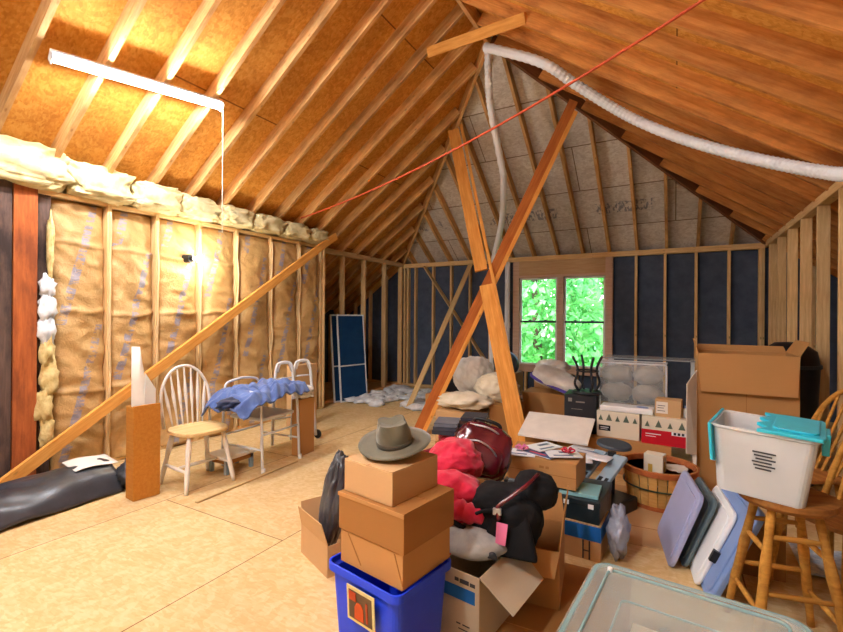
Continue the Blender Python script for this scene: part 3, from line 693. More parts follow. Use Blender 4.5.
# folded walker
t = thing('walker', 'folded aluminium walking frame with small black wheels', 'walker', (-3.64, 3.60, 0), 0)
for sy, lean in ((-.13, 0), (.14, 0)):
    MB().tube(smooth_path([(.10, sy + .10, .04), (.05, sy + .09, .5), (.02, sy + .08, .82), (-.01, sy + .05, .885), (-.03, sy - .05, .885), (-.04, sy - .09, .82), (-.05, sy - .11, .5), (-.06, sy - .12, .02)], 6), .016, 8).build('side_frame', STEELW, t, smooth=True)
    for pa, pb in (((.01, sy + .085, .72), (-.04, sy - .09, .72)), ((.06, sy + .09, .30), (-.055, sy - .115, .30))): MB().cyl(pa, pb, .010, n=8).build('cross_bar', STEELW, t, smooth=True)
    w_ = MB(); w_.cyl((.10, sy + .115, .05), (.10, sy + .14, .05), .05, n=20); w_.build('wheel', BLACK, t, bevel=.005)
    MB().tube([(.02, sy + .08, .79), (-.01, sy + .06, .885), (-.03, sy - .05, .885), (-.04, sy - .08, .80)], .017, 8).build('grip', WPLAS, t, smooth=True)

# ---- cardboard boxes
def carton(label, F, wx, wy, h, z=0, rz=0, m=CARD, flaps=None, cat='cardboard box', group=None, name='cardboard_box', tape=True, t=.005):
    """closed or open carton; F is its front corner, it extends to local -X and +Y"""
    o = thing(name, label, cat, (F[0], F[1], z), rz, group)
    if flaps is None:
        MB().bb(-wx, 0, 0, wy, 0, h - .004).build('body', m, o, bevel=.003)
        b = MB()
        if wx > wy: b.bb(-wx + .001, -.001, .001, wy / 2 - .002, h - .004, h).bb(-wx + .001, -.001, wy / 2 + .002, wy - .001, h - .004, h)
        else: b.bb(-wx + .001, -wx / 2 - .002, .001, wy - .001, h - .004, h).bb(-wx / 2 + .002, -.001, .001, wy - .001, h - .004, h)
        b.build('top_flap', m, o)
    else:
        b = MB(); b.bb(-wx, 0, 0, t, 0, h).bb(-wx, 0, wy - t, wy, 0, h).bb(-wx, -wx + t, t, wy - t, 0, h).bb(-t, 0, t, wy - t, 0, h).bb(-wx + t, -t, t, wy - t, 0, t)
        b.build('body', m, o, bevel=.0015)
        for side, ang, L in flaps:     # ang: 0 = straight up, 90 = horizontal outward, 170 = hanging
            a = R(ang); s, c = math.sin(a) * L, math.cos(a) * L; k = .02
            if side == 'f': P = [(-wx, 0, h), (0, 0, h), (-k, -s, h + c), (-wx + k, -s, h + c)]; nn = (0, math.cos(a), math.sin(a))
            if side == 'b': P = [(-wx, wy, h), (0, wy, h), (-k, wy + s, h + c), (-wx + k, wy + s, h + c)]; nn = (0, -math.cos(a), math.sin(a))
            if side == 'l': P = [(-wx, 0, h), (-wx, wy, h), (-wx - s, wy - k, h + c), (-wx - s, k, h + c)]; nn = (math.cos(a), 0, math.sin(a))
            if side == 'r': P = [(0, 0, h), (0, wy, h), (s, wy - k, h + c), (s, k, h + c)]; nn = (-math.cos(a), 0, math.sin(a))
            MB().slab(P, t, nn).build('flap', m if not (side == 'x') else m, o)
    return o
def part(o, name, m, b, **k): return b.build(name, m, o, **k)
carton('upright brown box beside the walking frame', (-3.22, 3.26), .10, .22, .56, rz=3, m=CARD)
carton('thin brown box leaning behind the walking frame', (-4.02, 3.95), .10, .42, .78, rz=0, m=CARD2)
tag(board('lath', (-3.08, 2.07, .008), (-3.14, 3.15, .008), .035, .014, LATH), 'thin wooden lath lying on the floor in front of the chairs', 'wood strip')
b = MB(); b.blob((0, 0, 0), (.09, .11, .07), amp=.2, seed=3, fr=4, flat=-.06); tag(b.build('white_bag', WCLOTH, smooth=True, loc=(-3.27, 3.37, .625)), 'small white bag on the upright box by the walking frame', 'bag')

# black plastic sheet at the foot of the partition
def tarp(u, v):
    y = -.6 + u * 2.52; w = (v - .5)
    x = -4.02 - .03 * u + w * (.86 - .3 * u) ; z = .21 * max(0, 1 - (abs(w) * 2) ** 2.6) * (.95 - .1 * u) + .05 * noise.noise(Vector((x * 3, y * 2, 0))) * (1 - abs(w) * 2) + .02 * noise.noise(Vector((x * 11, y * 5, 3))) + .02
    return (x, y, max(z, .006))
tag(MB().sheet(tarp, 90, 36, .004).build('plastic_sheet', TARP, smooth=True), 'black plastic sheeting heaped along the foot of the partition', 'plastic sheet')
tag(MB().sheet(lambda u, v: (-4.15 + v * .22, 1.66 + u * .30, .235 + .01 * math.sin(u * 5) - .03 * v), 8, 6, .004).build('white_paper', WHITE, smooth=True), 'white paper lying on the end of the black plastic sheeting', 'paper')
b = MB(); b.blob((0, 0, 0), (.10, .13, .12), amp=.25, fr=5, seed=31, flat=-.11, ridge=.1); tag(b.build('plastic_bag', TARP, smooth=True, loc=(-3.82, 2.03, .11)), 'small crumpled black bag left of the narrow wooden box', 'bag')

# ================================================================ FRONT PILE
# blue bin with picture label
t = thing('storage_bin', 'cobalt blue plastic bin with a framed picture label under the cartons', 'bin', (-.86, 1.35, 0), -10)
def rrect(w, d, r, n=5, cx=0, cy=0):
    out = []
    for (sx, sy, a0) in ((1, 1, 0), (-1, 1, 90), (-1, -1, 180), (1, -1, 270)):
        for k in range(n + 1):
            a = R(a0 + 90 * k / n); out.append((cx + sx * (w / 2 - r) + r * math.cos(a), cy + sy * (d / 2 - r) + r * math.sin(a)))
    return out
def loft(prof, fn, cap0=True, cap1=True):
    """prof: list of (scale_w, scale_d, z) passed to fn -> outline"""
    b = MB(); rings = [[b.b.verts.new((x, y, z)) for x, y in fn(w, d)] for w, d, z in prof]; n = len(rings[0])
    for A, B in zip(rings, rings[1:]):
        for k in range(n): b.b.faces.new((A[k], A[(k + 1) % n], B[(k + 1) % n], B[k]))
    if cap0: b.b.faces.new(rings[0][::-1])
    if cap1: b.b.faces.new(rings[-1])
    return b
fn = lambda w, d: rrect(w, d, .035, 5, -.19, .17)
b = loft([(.33, .28, 0), (.37, .32, .36), (.40, .35, .362), (.40, .35, .395), (.385, .335, .395), (.385, .335, .37), (.36, .31, .36), (.32, .27, .01)], fn)
b.build('bin_body', BINB, t, smooth=False, bevel=.002)
lb = MB().bb(-.245, -.095, -.004, .0, .225, .36).build('label_card', m_plain('label_yellow', hx('d8c88a'), .5), t, M=Matrix.Translation((-.86, 1.35, 0)) @ Matrix.Rotation(R(-10), 4, 'Z') @ Matrix.Translation((0, .006, 0)) @ Matrix.Rotation(R(3.2), 4, 'X'))
MB().bb(-.232, -.108, -.006, -.003, .238, .347).build('picture_field', m_plain('label_brown', hx('5c4630'), .5, var=.4), lb)
MB().prism([(-.20, .245), (-.15, .245), (-.152, .295), (-.165, .31), (-.185, .31), (-.198, .29)], 0, .003, Matrix(((1, 0, 0, 0), (0, 0, -1, -.0055), (0, 1, 0, 0), (0, 0, 0, 1)))).build('picture_figure', m_plain('label_orange', hx('c8501e'), .5), lb)
for q in ((-.23, -.19, .31, .343), (-.137, -.128, .25, .325)): MB().bb(q[0], q[1], -.0085, -.006, q[2], q[3]).build('picture_detail', m_plain('label_rust', hx('b0411c'), .5), lb)
# three cartons on the bin
o = carton('shallow brown carton resting on the blue bin', (-.855, 1.385), .335, .30, .135, .397, -9, CARD)
for xx in (-.29, -.04):
    MB().beam((xx, -.0015, .125), (xx + (.055 if xx < -.1 else .02) + .02, -.0015, .02), .004, .002, (0, 1, 0)).build('slit', CARD3, o)
o = carton('brown carton in the middle of the stack of three on the blue bin', (-.845, 1.375), .35, .32, .15, .533, -9, CARD3)
part(o, 'lid_edge', CARD, MB().bb(-.352, .002, -.004, -.0005, .135, .15))
o = carton('topmost brown carton of the stack, under the wide brimmed hat', (-.915, 1.405), .265, .285, .13, .684, -9, CARD2)
t = thing('hat', 'olive grey wide brimmed felt hat on the topmost carton', 'hat', (-1.03, 1.60, .852), 0, rot=(R(13), R(1), R(-5)))
b = MB(); n = 48; rings = []
prof = [(.070, .012), (.075, .008), (.10, .006), (.125, .009), (.145, .014), (.146, .018), (.125, .014), (.10, .011), (.076, .014)]
for r_, z in prof: rings.append([b.b.verts.new((r_ * 1.08 * math.cos(a), r_ * 1.02 * math.sin(a), z + .004 * math.cos(2 * a) * (r_ / .14))) for a in [2 * math.pi * k / n for k in range(n)]])
for A, B in zip(rings, rings[1:] + rings[:1]):
    for k in range(n): b.b.faces.new((A[k], A[(k + 1) % n], B[(k + 1) % n], B[k]))
b.build('brim', HATF, t, smooth=True)
b = MB(); rings = []
for i in range(17):
    q = i / 16; z = .012 + .10 * math.sin(min(1, q * 1.1) * math.pi / 2); r_ = .076 - .012 * q if q < .74 else (.067 * (1 - ((q - .74) / .26) ** 1.6) + .001)
    rings.append([])
    for k in range(n):
        a = 2 * math.pi * k / n; dent = .0
        if q > .3:
            dent = .30 * sum(math.exp(-((((a - c0 + math.pi) % (2 * math.pi)) - math.pi) / .38) ** 2) for c0 in (R(45), R(135), R(225), R(315))) * min(1, (q - .3) / .4)
        zz = z + (.003 * math.cos(4 * a) * (1 if q > .7 else 0) * (r_ / .07) if q > .7 else 0) - (.022 * ((q - .74) / .26) if q > .74 else 0)
        rings[-1].append(b.b.verts.new((r_ * (1 - dent) * math.cos(a) * 1.04, r_ * (1 - dent) * math.sin(a) * .97, zz)))
for A, B in zip(rings, rings[1:]):
    for k in range(n): b.b.faces.new((A[k], A[(k + 1) % n], B[(k + 1) % n], B[k]))
b.b.faces.new(rings[-1]); b.b.faces.new(rings[0][::-1]); b.build('crown', HATF, t, smooth=True)
MB().lathe([(.0775, .012), (.0785, .018), (.0765, .032), (.075, .032), (.075, .012)], 40, sx=1.04, sy=.98).build('hat_band', HATB, t, smooth=True)

# grey open carton at the left with dark bag
o = carton('open pale carton on the floor left of the blue bin', (-1.60, 1.83), .34, .32, .17, 0, -22, CARD2, flaps=[('f', 14, .12), ('l', 25, .12), ('b', 10, .11)])
b = MB(); b.blob((0, 0, 0), (.07, .09, .30), amp=.12, fr=3, seed=8, ridge=.06, sub=5)
tag(b.build('trash_bag', m_plain('grey_shiny_bag', hx('4a4c52'), .3, .6, .5), smooth=True, loc=(-1.69, 1.99, .33), rz=10), 'dark grey shiny plastic bag standing in the open pale carton', 'bag')
bpy.data.objects['trash_bag'].rotation_euler = (0, R(9), R(10))

# blue striped carton
o = carton('pale carton with a blue printed stripe right of the blue bin', (-.70, 1.74), .20, .36, .31, 0, -7, m_card('card_greyish', hx('c8b79c')), flaps=[('r', 128, .18), ('b', 30, .1)])
part(o, 'printed_stripe', INKB, MB().bb(-.199, -.02, -.0015, 0, .19, .245))
for q in ((-.12, -.10, -.0015, 0, .265, .28), (-.095, -.05, -.0015, 0, .262, .28), (-.045, -.02, -.0015, 0, .262, .277), (-.11, -.09, -.0015, 0, .085, .09), (-.08, -.045, -.0015, 0, .085, .09), (-.10, -.03, -.0015, 0, .065, .069),): part(o, 'printed_lettering', INK, MB().bb(*q))
b = MB(); b.blob((0, 0, 0), (.155, .13, .055), amp=.10, fr=2, seed=5, flat=-.045)
t = thing('grey_cap', 'soft grey cloth cap lying on the blue striped carton', 'hat', (-.80, 1.93, .36), 10)
b.build('cloth', GREYF, t, smooth=True)
MB().blob((.10, -.10, .0), (.022, .012, .016), amp=.5, seed=2, sub=2, fr=6).build('embroidery', INK, t, smooth=True)

# open carton
o = carton('open cardboard carton with raised flaps under the black backpack', (-.47, 2.18), .28, .34, .28, 0, 8, CARD, flaps=[('r', 6, .22), ('b', 12, .15), ('f', 168, .12)])
part(o, 'side_panel', CARD3, MB().bb(-.279, -.001, -.003, 0, .002, .279))
# bags
t = thing('backpack', 'black cloth backpack with a pink luggage tag, slumped over the open carton', 'backpack', (-.70, 2.10, .44), 12)
b = MB(); b.blob((-.01, 0, .0), (.17, .14, .14), amp=.10, fr=2, seed=21, sq=.62, sub=5, ridge=.03); b.build('bag_body', BLKF, t, smooth=True)
Mp = Matrix.Translation((.02, -.115, -.03)) @ Euler((R(-14), 0, R(-4))).to_matrix().to_4x4()
b = MB(); b.hexa([Mp @ Vector(p) for p in ((-.12, -.05, -.10), (.14, -.05, -.10), (.13, .03, -.10), (-.11, .03, -.10), (-.08, -.03, .09), (.08, -.03, .09), (.08, .03, .09), (-.08, .03, .09))]); b.build('front_pocket', BLKF, t, bevel=.018, seg=4)
b = MB(); b.blob((.13, .04, .12), (.10, .09, .085), amp=.12, fr=2, seed=23, sq=.8, ridge=.04); b.build('side_pocket', BLKF, t, smooth=True)
MB().slab([(-.03, -.172, .035), (.02, -.172, .03), (.012, -.198, -.055), (-.032, -.198, -.05)], .004).build('luggage_tag', PINKT, t)
MB().tube(smooth_path([(-.02, -.165, .04), (-.03, -.15, .09), (.03, -.13, .14), (.10, -.09, .19), (.14, .0, .21)], 6), .010, 6).build('strap', MAROON, t, smooth=True)
MB().tube(smooth_path([(-.17, -.02, .07), (-.16, -.09, .02), (-.10, -.14, .06), (-.04, -.15, .08)], 6), .009, 6).build('strap', BLKF, t, smooth=True)
MB().box((-.03, -.155, .075), (.04, .02, .03)).build('buckle', ALU, t, bevel=.004)
t = thing('handbag', 'glossy maroon leather bag on top of the red jacket', 'bag', (-.97, 2.44, .625), 0, rot=(R(-12), R(14), R(14)))
Mb = Matrix.Identity(4); b = MB(); q = bmesh.ops.create_grid(b.b, x_segments=1, y_segments=1, size=.001); bmesh.ops.delete(b.b, geom=q['verts'], context='VERTS')
b.blob((0, 0, 0), (.165, .115, .15), amp=.08, fr=2, seed=13, sq=.55, sub=5, ridge=.03)
for v in b.b.verts: v.co.x *= 1 - .9 * max(0, v.co.z); v.co.y *= 1 - 1.6 * max(0, v.co.z)
b.build('bag_body', MAROON, t, smooth=True)
b = MB(); b.blob((.0, -.075, -.035), (.125, .06, .085), amp=.06, fr=2, seed=15, sq=.55, ridge=.02); b.build('front_pocket', MAROON, t, smooth=True)
MB().tube(smooth_path([(-.11, -.125, .03), (-.02, -.148, .055), (.06, -.14, .03), (.12, -.11, -.03)], 6), .005, 6).build('zip', ALU, t, smooth=True)
MB().tube(smooth_path([(-.10, -.065, .125), (.0, -.085, .135), (.08, -.07, .11), (.14, -.05, .03)], 6), .006, 6).build('zip', ALU, t, smooth=True)
MB().tube(smooth_path([(-.09, .0, .13), (-.07, -.02, .165), (.05, -.02, .165), (.08, .0, .12)], 6), .011, 8).build('handle', BLACK, t, smooth=True)
MB().box((-.10, -.133, .035), (.022, .006, .026), (10, 0, 12)).build('badge', WPLAS, t, bevel=.002)
t = thing('red_jacket', 'crumpled bright red jacket heaped behind the stack of three cartons', 'jacket', (-1.05, 2.15, .0), 0)
b = MB(); b.blob((-.06, .10, .33), (.18, .20, .33), amp=.12, fr=2, seed=41, sub=5, ridge=.04, flat=-.33).blob((.06, -.06, .50), (.16, .14, .11), amp=.14, fr=2, seed=43, sub=5, ridge=.05).blob((.0, .10, .60), (.15, .16, .11), amp=.15, fr=2.4, seed=44, sub=5, ridge=.05)
for v in b.b.verts: v.co += v.co.normalized() * 0 + Vector((1, -1, .6)).normalized() * .014 * (.3 - abs(noise.noise(Vector((v.co.x * 9 + v.co.z * 6, v.co.y * 9, v.co.z * 16))))) * 2
b.build('jacket_body', RED, t, smooth=True)
b = MB(); b.tube(smooth_path([(.06, -.14, .50), (.15, -.18, .47), (.25, -.16, .46), (.30, -.10, .49)], 8), lambda q: .055 - .018 * q + .006 * math.sin(q * 40), 14); b.build('sleeve', RED, t, smooth=True)
MB().tube(smooth_path([(-.05, -.2, .44), (.08, -.205, .425), (.2, -.225, .41)], 6), .012, 6).build('cuff_band', BLKF, t, smooth=True)

# magazine carton and stack beneath
o = carton('carton with a broad blue band and dark bars, lowest of the dark case stack', (-.36, 2.72), .235, .26, .205, 0, -3, CARD2)
part(o, 'blue_band', BLUEC, MB().bb(-.236, .001, -.002, .262, .115, .2))
part(o, 'printed_bar', INK, MB().bb(-.10, -.092, -.002, 0, .005, .112).bb(-.065, -.057, -.002, 0, .005, .112).bb(-.10, -.057, -.0018, 0, .05, .056))
o = thing('equipment_case', 'black plastic case on the blue banded carton', 'case', (-.37, 2.73, .205), -4)
part(o, 'case_body', TEAL, MB().bb(-.24, 0, 0, .24, 0, .13), bevel=.008); part(o, 'case_lid', TEAL, MB().bb(-.245, .005, -.005, .245, .10, .135), bevel=.006)
part(o, 'latch', STEELW, MB().bb(-.20, -.17, -.009, -.004, .09, .115).bb(-.06, -.03, -.009, -.004, .09, .115))
tag(MB().bb(-.22, 0, 0, .20, 0, .022).build('cyan_folder', CYAN, bevel=.003, loc=(-.38, 2.76, .341), rz=2), 'pale cyan flat folder lying on the black plastic case', 'folder')
o = thing('equipment_case', 'small black case behind the cyan folder', 'case', (-.36, 3.00, 0), 0)
part(o, 'case_body', BLACK, MB().bb(-.28, 0, 0, .22, 0, .30), bevel=.01); part(o, 'case_lid', SLATE, MB().bb(-.283, .003, -.003, .223, .25, .305), bevel=.008)
o = thing('equipment_case', 'dark teal case directly under the carton with magazines', 'case', (-.61, 2.74, 0), 2)
part(o, 'case_body', TEAL, MB().bb(-.33, 0, 0, .28, 0, .37), bevel=.01); part(o, 'top_tray', MACH, MB().bb(-.30, -.01, -.004, .27, .32, .374), bevel=.004)
b = MB(); b.blob((0, 0, 0), (.055, .10, .15), amp=.25, fr=4, seed=77, ridge=.12, flat=-.15)
tag(b.build('plastic_bag', m_plain('silver_bag', hx('9aa0b0'), .25, .6, .25), smooth=True, loc=(-.28, 2.84, .152)), 'silvery plastic bag hanging beside the blue banded carton', 'bag')
o = carton('brown carton carrying loose magazines and papers', (-.50, 2.74), .42, .27, .155, .376, -2, CARD)
part(o, 'printed_mark', CARD3, MB().bb(-.22, -.19, -.001, 0, .10, .115).bb(-.18, -.16, -.001, 0, .10, .115).bb(-.42, 0, -.001, 0, .068, .072))
rnd = random.Random(11)
mg = [(-.86, 2.80, 12, PAPER, 'white magazine at the left end of the magazine carton'), (-.72, 2.84, -20, PAPERB, 'dark blue magazine on the magazine carton'), (-.60, 2.86, 28, PAPER, 'white magazine at the right end of the magazine carton'),
      (-.74, 2.93, 60, PAPER, 'white paper at the back of the magazine carton')]
for i, (x, y, rz, m, lb_) in enumerate(mg):
    z = .532 + i * .007; o = thing('magazine', lb_, 'magazine', (x, y, z), rz)
    part(o, 'pages', PAPER, MB().bb(-.10, .10, -.07, .07, 0, .005)); part(o, 'cover', m, MB().bb(-.101, .101, -.071, .071, .005, .0063))
    part(o, 'cover_print', PAPERB if m is PAPER else RED, MB().bb(-.07, .05, -.05, -.03, .0063, .0068).bb(-.02, .07, .01, .04, .0063, .0068))
def bow(x, y, z, label, m=RED):
    o = thing('ribbon_bow', label, 'ribbon', (x, y, z))
    for k in range(5):
        a = 2 * math.pi * k / 5; c = Vector((math.cos(a), math.sin(a), 0))
        MB().tube(smooth_path([(0, 0, .005), tuple(c * .022 + Vector((0, 0, .025))), tuple(c * .04 + Vector((0, 0, .018))), tuple(c * .022 + Vector((0, 0, .004))), (0, 0, .004)], 4), .005, 6).build('loop', m, o, smooth=True)
bow(-.57, 2.86, .562, 'red ribbon bow on the papers of the magazine carton'); bow(-.85, 2.82, .55, 'pink ribbon bow at the left end of the magazine carton', PINKT)
# carton and papers behind
carton('low brown carton behind the magazine carton with white papers on it', (-.62, 3.30), .48, .42, .36, 0, 6, CARD)
for i, (x, y, rz, lb_) in enumerate([(-.70, 3.45, 10, 'large white sheet on the low carton behind the magazines'), (-.56, 3.58, -14, 'white sheet poking out right behind the magazines')]):
    o = thing('paper_sheet', lb_, 'paper', (x, y, .362 + i * .006), rz)
    part(o, 'sheet', PAPER, MB().sheet(lambda u, v: ((u - .5) * .36, (v - .5) * .25, .006 + .004 * math.sin(u * 6)), 10, 4, .003), smooth=True)
    part(o, 'print', PAPERB, MB().bb(-.12, .0, -.06, -.04, .0105, .0112).bb(-.10, .06, .02, .03, .0105, .0112))

# bushel basket
o = thing('bushel_basket', 'round wooden bushel basket with reddish hoops on flat cardboard', 'basket', (-.10, 3.83, .012))
R0, R1, HH = .205, .25, .285
for k in range(24):
    a0 = 2 * math.pi * (k + .04) / 24; a1 = 2 * math.pi * (k + .96) / 24; am = (a0 + a1) / 2; b = MB()
    def slat(u, v, a0=a0, a1=a1):
        a = a0 + (a1 - a0) * u; r_ = R0 + (R1 - R0) * v ** .8 + .003 * (k % 2); return (r_ * math.cos(a), r_ * math.sin(a), .004 + HH * v)
    b.sheet(slat, 4, 8, .004); b.build('splint', BASK, o, smooth=False)
MB().lathe([(.20, .002), (.20, .012), (.0, .012)], 32).build('bottom', BASK, o)
def hoop(r0, r1, z0, z1, m, nm='hoop'): MB().lathe([(r0, z0), (r0 + .007, z0), (r1 + .007, z1), (r1, z1), (r0, z0)], 48).build(nm, m, o, smooth=False)
hoop(R1 + .002, R1 + .006, HH - .035, HH + .004, HOOP); hoop(R1 - .016, R1 - .012, HH - .035, HH + .004, HOOP); hoop(R0 + .004, R0 + .006, .0, .028, HOOP)
hoop(R0 + .035, R0 + .036, .145, .155, WIREG, 'wire_band')
o = carton('small pale carton with yellow print standing in the bushel basket', (-.07, 3.70), .13, .10, .27, .12, -12, CREAM)
part(o, 'printed_panel', m_plain('yellow_print', hx('c8a040'), .5), MB().bb(-.105, -.02, -.001, 0, .05, .10).bb(-.10, -.07, -.001, 0, .12, .2).bb(.0, .001, .02, .07, .12, .22))
b = MB(); b.blob((0, 0, 0), (.13, .15, .08), amp=.2, fr=4, seed=9, flat=-.06); tag(b.build('packing_paper', WCLOTH, smooth=True, loc=(0, 3.90, .20)), 'white packing paper inside the bushel basket', 'paper')
o = thing('flat_cardboard', 'flattened brown carton lying on the floor in front of the basket', 'cardboard', (-.22, 3.55, .001), 4)
part(o, 'sheet', CARD2, MB().bb(-.28, .42, -.50, .52, 0, .006)); part(o, 'fold', CARD3, MB().bb(-.28, .42, -.24, -.235, .006, .0075))

# sloping exercise machine
o = thing('stepper_machine', 'blue grey machine with two sloping arms and a dark oval plate', 'exercise machine', (-.46, 3.48, 0), -24)
part(o, 'base', BLACK, MB().bb(-.14, .16, -.22, .22, 0, .10), bevel=.015)
for x in (-.085, .075):
    p = MB().beam((x, -.20, .20), (x, .14, .38), .10, .03); part(o, 'sloping_arm', MACH, p, bevel=.008)
    p = MB().beam((x - .02, -.13, .252), (x - .02, -.07, .282), .03, .006).beam((x + .025, -.13, .252), (x + .025, -.07, .282), .025, .006); part(o, 'slot', BLACK, p)
part(o, 'front_panel', MACH, MB().beam((.075, -.22, .06), (.075, -.20, .20), .11, .03, (1, 0, 0)).beam((-.085, -.22, .06), (-.085, -.20, .20), .11, .03, (1, 0, 0)), bevel=.005)
part(o, 'post', BLACK, MB().cyl((0, .12, .08), (0, .14, .40), .03)); part(o, 'post', BLACK, MB().cyl((-.005, -.23, .02), (-.005, -.20, .26), .014))
part(o, 'oval_plate', SLATE, MB().lathe([(.02, 0), (1, .0), (1, .6), (.95, 1), (.02, 1)], 36), M=Matrix.Translation((-.40, 3.70, .42)) @ Euler((R(6), R(4), 0)).to_matrix().to_4x4() @ Matrix.Diagonal((.125, .10, .022, 1)))

# ================================================================ BACK PILE (right of the braces)
carton('wide low brown carton under the holiday tree cartons', (-.02, 4.36), .95, .85, .30, 0, 1, CARD)
o = carton('black printed carton carrying the upturned stool', (-.64, 4.46), .285, .30, .36, .301, 3, BLACKW, name='printed_box')
part(o, 'printed_mark', m_plain('grey_print', hx('8a8078'), .5), MB().bb(-.25, -.215, -.0015, 0, .29, .325).bb(-.18, -.10, -.0015, 0, .285, .297).bb(-.22, -.12, -.0015, 0, .22, .224).bb(-.25, -.05, -.0015, 0, .09, .094))
for k in range(9): part(o, 'printed_figure', m_plain('brown_print', hx('6a5a4c'), .6), MB().bb(-.25 + .024 * k, -.238 + .024 * k, -.0015, 0, .03 + .02 * (k % 3), .07 + .015 * (k % 4)))
def tree_print(o, x, z, s, y=-.0012):
    MB().slab([(x - s * .4, y, z), (x + s * .4, y, z), (x, y, z + s)], .001, (0, -1, 0)).build('printed_tree', GTREE, o)
def xmas(label, F, wx, red):
    o = thing('printed_box', label, 'cardboard box', (F[0], F[1], .301), -3)
    MB().bb(-wx, 0, 0, .22, 0, .235).build('body', CREAM, o, bevel=.003)
    for k in range(5 if not red else 4): tree_print(o, -wx + wx * (k + .5) / (5 if not red else 4), .15, .05 + .015 * (k % 2))
    if red:
        MB().bb(-wx - .001, .001, -.002, .221, .0, .125).build('red_band', REDC, o)
        for q in ((.15, .085, .092), (.11, .065, .070)): MB().bb(-wx + .03, -wx + q[0], -.0032, -.002, q[1], q[2]).build('printed_lettering', WPLAS, o)
        for k in range(3): MB().bb(-.105 + .03 * k, -.085 + .03 * k, -.0032, -.002, .10, .122).build('printed_lettering', INK, o)
        MB().bb(-.12, -.003, -.0028, -.002, .095, .125).build('white_patch', WPLAS, o)
    else:
        MB().bb(-wx + .02, -wx + .12, -.002, 0, .055, .105).build('black_label', BLACK, o); [MB().bb(-wx + .035, -wx + q[0], -.003, -.002, q[1], q[2]).build('printed_lettering', WPLAS, o) for q in ((.105, .083, .090), (.095, .068, .073))]
    return o
xmas('cream carton printed with small trees and a black label', (-.27, 4.42), .36, False)
xmas('red and cream carton printed with small trees', (.10, 4.37), .35, True)
o = carton('small brown carton on top of the red and cream carton', (.05, 4.42), .20, .15, .15, .536, -5, CARD2)
part(o, 'white_label', CARDW, MB().bb(-.19, -.10, -.001, 0, .03, .13))
for q in ((-.18, -.12, -.002, -.001, .095, .10), (-.18, -.13, -.002, -.001, .075, .08), (-.18, -.12, -.002, -.001, .05, .055),): part(o, 'printed_lettering', INK, MB().bb(*q))
o = thing('spray_bottle', 'small white and blue bottle right of the small brown carton', 'bottle', (.085, 4.49, .536)); MB().lathe([(.0, 0), (.018, 0), (.018, .07), (.008, .085), (.0, .085)], 16).build('bottle_body', WPLAS, o, smooth=True); MB().lathe([(.0, .085), (.010, .085), (.010, .105), (.0, .105)], 12).build('cap', LIDB, o)
# upturned stool
o = thing('upturned_stool', 'black wooden stool standing upside down on the black printed carton', 'stool', (-.735, 4.56, .662), -14)
MB().lathe([(.0, 0), (.125, 0), (.135, .012), (.125, .028), (.0, .03)], 36).build('seat', BLACKW, o, smooth=False)
for k in range(4):
    a = math.pi / 4 + k * math.pi / 2; c = Vector((math.cos(a), math.sin(a), 0))
    MB().tube(smooth_path([tuple(c * .075 + Vector((0, 0, .02))), tuple(c * .12 + Vector((0, 0, .10))), tuple(c * .095 + Vector((0, 0, .20))), tuple(c * .10 + Vector((0, 0, .27))), tuple(c * .145 + Vector((0, 0, .36)))], 6), .0125, 8).build('leg', BLACKW, o, smooth=True)
MB().tube([(.098 * math.cos(a), .098 * math.sin(a), .22) for a in [2 * math.pi * k / 24 for k in range(24)]], .008, 6, closed=True).build('foot_ring', BLACKW, o, smooth=True)
# bedding bag on a tray
o = thing('foam_tray', 'white foam tray with a blue spot lying on the tree cartons', 'tray', (-.38, 4.50, .538), -2)
part(o, 'tray', WPLAS, MB().bb(-.22, .22, -.07, .10, 0, .05), bevel=.01); part(o, 'blue_spot', LIDB, MB().lathe([(.0, .05), (.05, .05), (.048, .056), (.0, .056)], 20, c=(.13, 0, 0), sy=.6))
o = thing('bedding_bag', 'clear zipped bag holding grey pillows behind the tree cartons', 'bag', (-.36, 4.86, .301), 0)
MB().bb(-.30, .30, -.12, .12, 0, .66).build('bag_shell', BAGP, o, bevel=.03, seg=3)
MB().tube([(-.29, -.11, .655), (.29, -.11, .655), (.30, .11, .655), (-.30, .11, .655)], .009, 6, closed=True).tube([(.295, -.115, .02), (.295, -.115, .65)], .009, 6).tube([(-.295, -.115, .02), (-.295, -.115, .65)], .007, 6).build('piping', STEELW, o)
for k, (x, z) in enumerate([(-.14, .54), (.14, .54), (-.14, .36), (.13, .36), (-.14, .17), (.14, .17)]):
    b = MB(); b.blob((x, -.01, z), (.135, .09, .095), amp=.18, fr=4, seed=90 + k, ridge=.05, sub=3); tag(b.build('pillow', PILLOW, smooth=True, loc=(-.36, 4.86, .301)), ['upper left', 'upper right', 'middle left', 'middle right', 'lowest left', 'lowest right'][k] + ' grey pillow packed in the clear bedding bag', 'pillow', 'pillows in the bedding bag')
o = thing('side_table', 'small table with a white frame and glass top behind the bedding bag', 'table', (-.20, 5.42, 0))
part(o, 'table_top', GLASST, MB().bb(-.48, .42, -.18, .18, .955, .968))
for x in (-.42, .36):
    for y in (-.12, .12): part(o, 'leg', STEELW, MB().bb(x - .014, x + .014, y - .014, y + .014, 0, .955))

